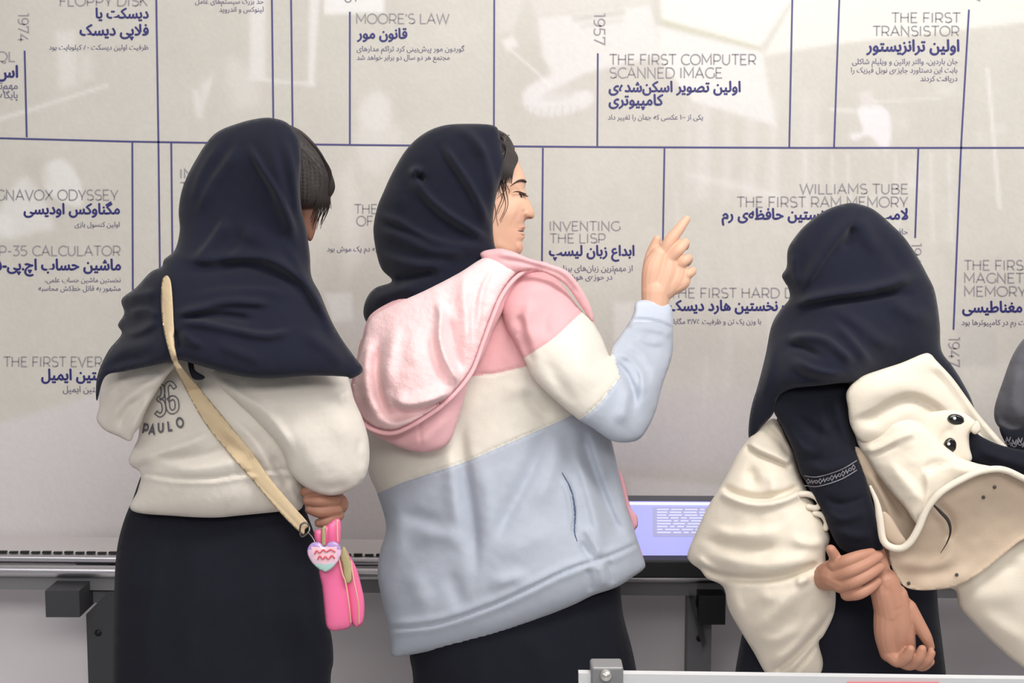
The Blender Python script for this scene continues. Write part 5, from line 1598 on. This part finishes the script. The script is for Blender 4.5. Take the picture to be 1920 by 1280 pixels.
drp, drp_s = puff('draped_sleeve', [(1594, 782), (1620, 777), (1669, 773), (1700, 780), (1726, 792), (1749, 812), (1772, 836), (1800, 856), (1830, 868), (1870, 876), (1894, 886), (1872, 884), (1840, 888), (1804, 903), (1770, 924), (1746, 950), (1733, 974), (1724, 986), (1712, 974), (1696, 950), (1668, 918), (1642, 884), (1624, 856), (1610, 836), (1602, 812)],
                    [(1610, 800, 2.43), (1690, 800, 2.41), (1640, 900, 2.41), (1800, 880, 2.38), (1890, 890, 2.36), (1690, 1010, 2.37)], M_cream3, jk, L=34, k=.75, s=4,
                    strokes=[([(1622, 846), (1650, 838), (1680, 822), (1716, 808)], (5, 9), 8, .1), ([(1624, 856), (1652, 848), (1684, 832)], 4, -5, .2),
                             ([(1660, 860), (1690, 894), (1718, 926), (1736, 950)], (10, 14), 6, .3),
                             ([(1732, 876), (1740, 900), (1738, 940), (1722, 980)], (12, 8), 8, .2), ([(1728, 884), (1750, 870), (1790, 868)], 8, -4, .2), ([(1742, 884), (1756, 876), (1770, 872)], 2.2, -3, .2),
                             ([(1610, 830), (1622, 880), (1640, 930), (1655, 980)], 8, 5, .2), ([(1760, 860), (1800, 880), (1850, 886)], 12, 5, .3)],
                    wr=[(1.4, 60, 85), (.5, 26, 86)])
puff('shaded_sleeve_lining', [(1602, 838), (1620, 846), (1650, 880), (1690, 926), (1720, 962), (1728, 985), (1712, 1014), (1694, 1027), (1672, 1026), (1657, 1010), (1650, 980), (1640, 945), (1624, 905), (1610, 868)], 2.425, M_cream3i, jk, L=14, k=.4, kb=.5, s=3.5,  # lining strip and shaded gap in one; the shade is in its colour
     strokes=[([(1625, 880), (1650, 920), (1672, 970), (1684, 1010)], 7, 5, .2), ([(1640, 885), (1670, 930), (1700, 975)], 6, -8, .2)])
# hood interior, hollow side to the viewer
inn_, inn_s = puff('hood_lining', [(1668, 1020), (1700, 1020), (1722, 990), (1738, 955), (1767, 925), (1804, 902), (1845, 888), (1880, 886), (1920, 902), (1980, 930), (2010, 960), (1980, 990), (1920, 1010), (1880, 1040), (1840, 1072), (1800, 1096), (1767, 1104), (1720, 1106), (1692, 1096), (1672, 1062)],
                   [(1690, 1050, 2.40), (1740, 960, 2.37), (1880, 900, 2.35), (1960, 960, 2.38), (1780, 1090, 2.385)], M_cream3i, jk, L=45, k=-.35, kb=.6, s=4,
                   strokes=[([(1668, 1048), (1720, 1060), (1770, 1052), (1790, 1010)], 14, 8, .3), ([(1772, 1015), (1784, 990), (1776, 965), (1756, 946)], (5, 8), -8, .2), ([(1700, 1098), (1780, 1090), (1840, 1060)], 16, 8, .3)],
                   wr=[(1.2, 60, 87)])
inn_['label'] = 'beige inside of the hood, held open'
hr = [(1632, 912), (1644, 942), (1650, 975), (1656, 1012), (1672, 1026), (1692, 1027), (1708, 1014), (1722, 990), (1732, 965), (1744, 944), (1767, 920), (1804, 898), (1840, 883), (1880, 880), (1922, 898), (1970, 920), (2010, 950)]
rp = resample(catmull(hr, n=6), 7)
v, f = pxtube(np.c_[rp, np.interp(rp[:, 0], [1650, 1700, 1760, 1850, 2010], [2.36, 2.345, 2.33, 2.325, 2.36])], np.interp(np.arange(len(rp)), [0, 8, 20, 60], [2.5, 7.0, 7.0, 6.5]), 12, False)
mesh_obj('hood_rim', v, f, M_cream3, jk)
puff('hood_fold', [(1654, 960), (1668, 966), (1690, 1000), (1700, 1018), (1682, 1024), (1662, 1012), (1654, 990)], 2.375, M_cream3i, jk, L=12, k=.6, s=3)
# seam shadow drawn as a thin dark cord, and eyelets, inside the hood
v, f = pxtube([(1750, 946, 2.352), (1764, 960, 2.352), (1778, 976, 2.355), (1782, 996, 2.36), (1776, 1016, 2.37), (1764, 1036, 2.378)], [1.6, 3.2, 3.4, 2.2, 1.2, .6], 8)
mesh_obj('seam_shadow_cord', v, f, mat('seam_shadow_dark', (52, 46, 46), rough=.8), jk)
for x, y in ((1865, 913), (1844, 932), (1794, 1077), (1704, 1093)):
    dd = float(inn_s(np.array([[float(x), float(y)]]))[0])
    v, f = pxtube([(x, y, dd - .002), (x, y, dd + .002)], 3.4, 10, False)
    mesh_obj('eyelet', v, f, mat('eyelet_dark', (70, 66, 68), rough=.5), jk)
puff('jacket_body', [(1700, 1090), (1760, 1080), (1800, 1070), (1850, 1030), (1920, 1000), (1990, 990), (2060, 1040), (2080, 1150), (2060, 1290), (1990, 1290), (1920, 1252), (1866, 1208), (1822, 1164), (1798, 1135), (1788, 1104), (1740, 1104)],
     [(1740, 1090, 2.44), (1900, 1080, 2.44), (1860, 1200, 2.46), (2000, 1200, 2.46)], M_cream3, jk, L=50, k=.8, s=4.5,
     strokes=[([(1800, 1110), (1850, 1120), (1920, 1100)], 22, 6, .3), ([(1830, 1140), (1880, 1180), (1940, 1210)], 18, 6, .3), ([(1820, 1090), (1860, 1070), (1920, 1050)], 14, -5, .3)], wr=[(1.4, 80, 88)])

# ================================================================== girl 4, leaning in at the right edge
D4 = 2.75
base4 = P(2070, 1700, D4)
b4 = [cap([(2090, 430, 2.75), (2092, 500, 2.75)], [84, 74]), cap([(2092, 500, 2.75), (2100, 600, 2.75)], [42, 44]), cap([(2000, 660, 2.75), (2100, 640, 2.75), (2200, 660, 2.75)], [44, 58, 44]),
      cap([(2100, 680, 2.76), (2100, 950, 2.76)], [92, 98]), cap([(2100, 950, 2.76), (2100, 1080, 2.76)], [104, 110]),
      cap([(2050, 1080, 2.76), (2050, 1400, 2.76), (2050, 1690, 2.76)], [62, 44, 32]), cap([(2150, 1080, 2.76), (2155, 1400, 2.76), (2155, 1690, 2.76)], [62, 44, 32]),
      cap([(2050, 1705, 2.74), (2050, 1705, 2.86)], [26, 22]), cap([(2155, 1705, 2.74), (2155, 1705, 2.86)], [26, 22]),
      cap([(2000, 670, 2.75), (1930, 760, 2.75), (1960, 850, 2.76)], [40, 34, 28]), cap([(1960, 850, 2.76), (2040, 880, 2.86)], [26, 20])]
person4 = body('person mostly outside the right edge, only a charcoal sleeve and dark patterned hem showing', None, (float(base4[0]), D4, 0), b4, None, M_skin3)
puff('headscarf', [(2090, 330), (2030, 360), (1998, 430), (1996, 500), (1985, 580), (1990, 640), (2100, 690), (2210, 640), (2190, 560), (2184, 440), (2150, 360)], 2.74, M_navy, person4, L=80, k=.9, s=9)
puff('dress', [(2000, 850), (1980, 1100), (1970, 1400), (1960, 1680), (2100, 1710), (2260, 1680), (2240, 1300), (2220, 900), (2100, 800)], 2.76, M_blackc, person4, L=90, k=.9, s=10)
M_char = fabric('charcoal_knit', (98, 98, 104), bump=.4, sc=300, noise=.1, ns=80)
puff('jacket', [(2000, 600), (1950, 612), (1920, 634), (1898, 667), (1880, 715), (1865, 762), (1866, 790), (1880, 806), (1902, 812), (1960, 800), (1990, 900), (2100, 930), (2230, 900), (2220, 680), (2150, 620), (2060, 600)],
     [(1900, 740, 2.72), (2100, 750, 2.72)], M_char, person4, L=55, k=.85, s=5, strokes=[([(1910, 680), (1900, 740), (1910, 790)], 14, 6, .3), ([(1870, 780), (1900, 796), (1950, 790)], 8, -6, .2)], wr=[(1.5, 60, 91)])
cuff4, cuff4_s = puff('patterned_cuff', [(1874, 800), (1900, 806), (1960, 796), (2000, 800), (2000, 870), (1940, 868), (1906, 852), (1886, 832)], 2.70, M_blackc, person4, L=30, k=.8, s=4)
bb = []
for i in range(10):
    x = 1888 + i * 11; y = 826 + (i % 2) * 4 + i * .8
    bb.append(ribbon([(x - 4, y + 6), (x, y - 6), (x + 4, y + 2), (x + 7, y - 7)], 1.6))
    bb.append(ribbon(arc(x + 3, y + 3, 4, 4, 0, 300, 9), 1.4))
v, f = merge(bb)
on_cloth(v, f, cuff4_s, 0.002, 'cuff_print', M_band, cuff4)
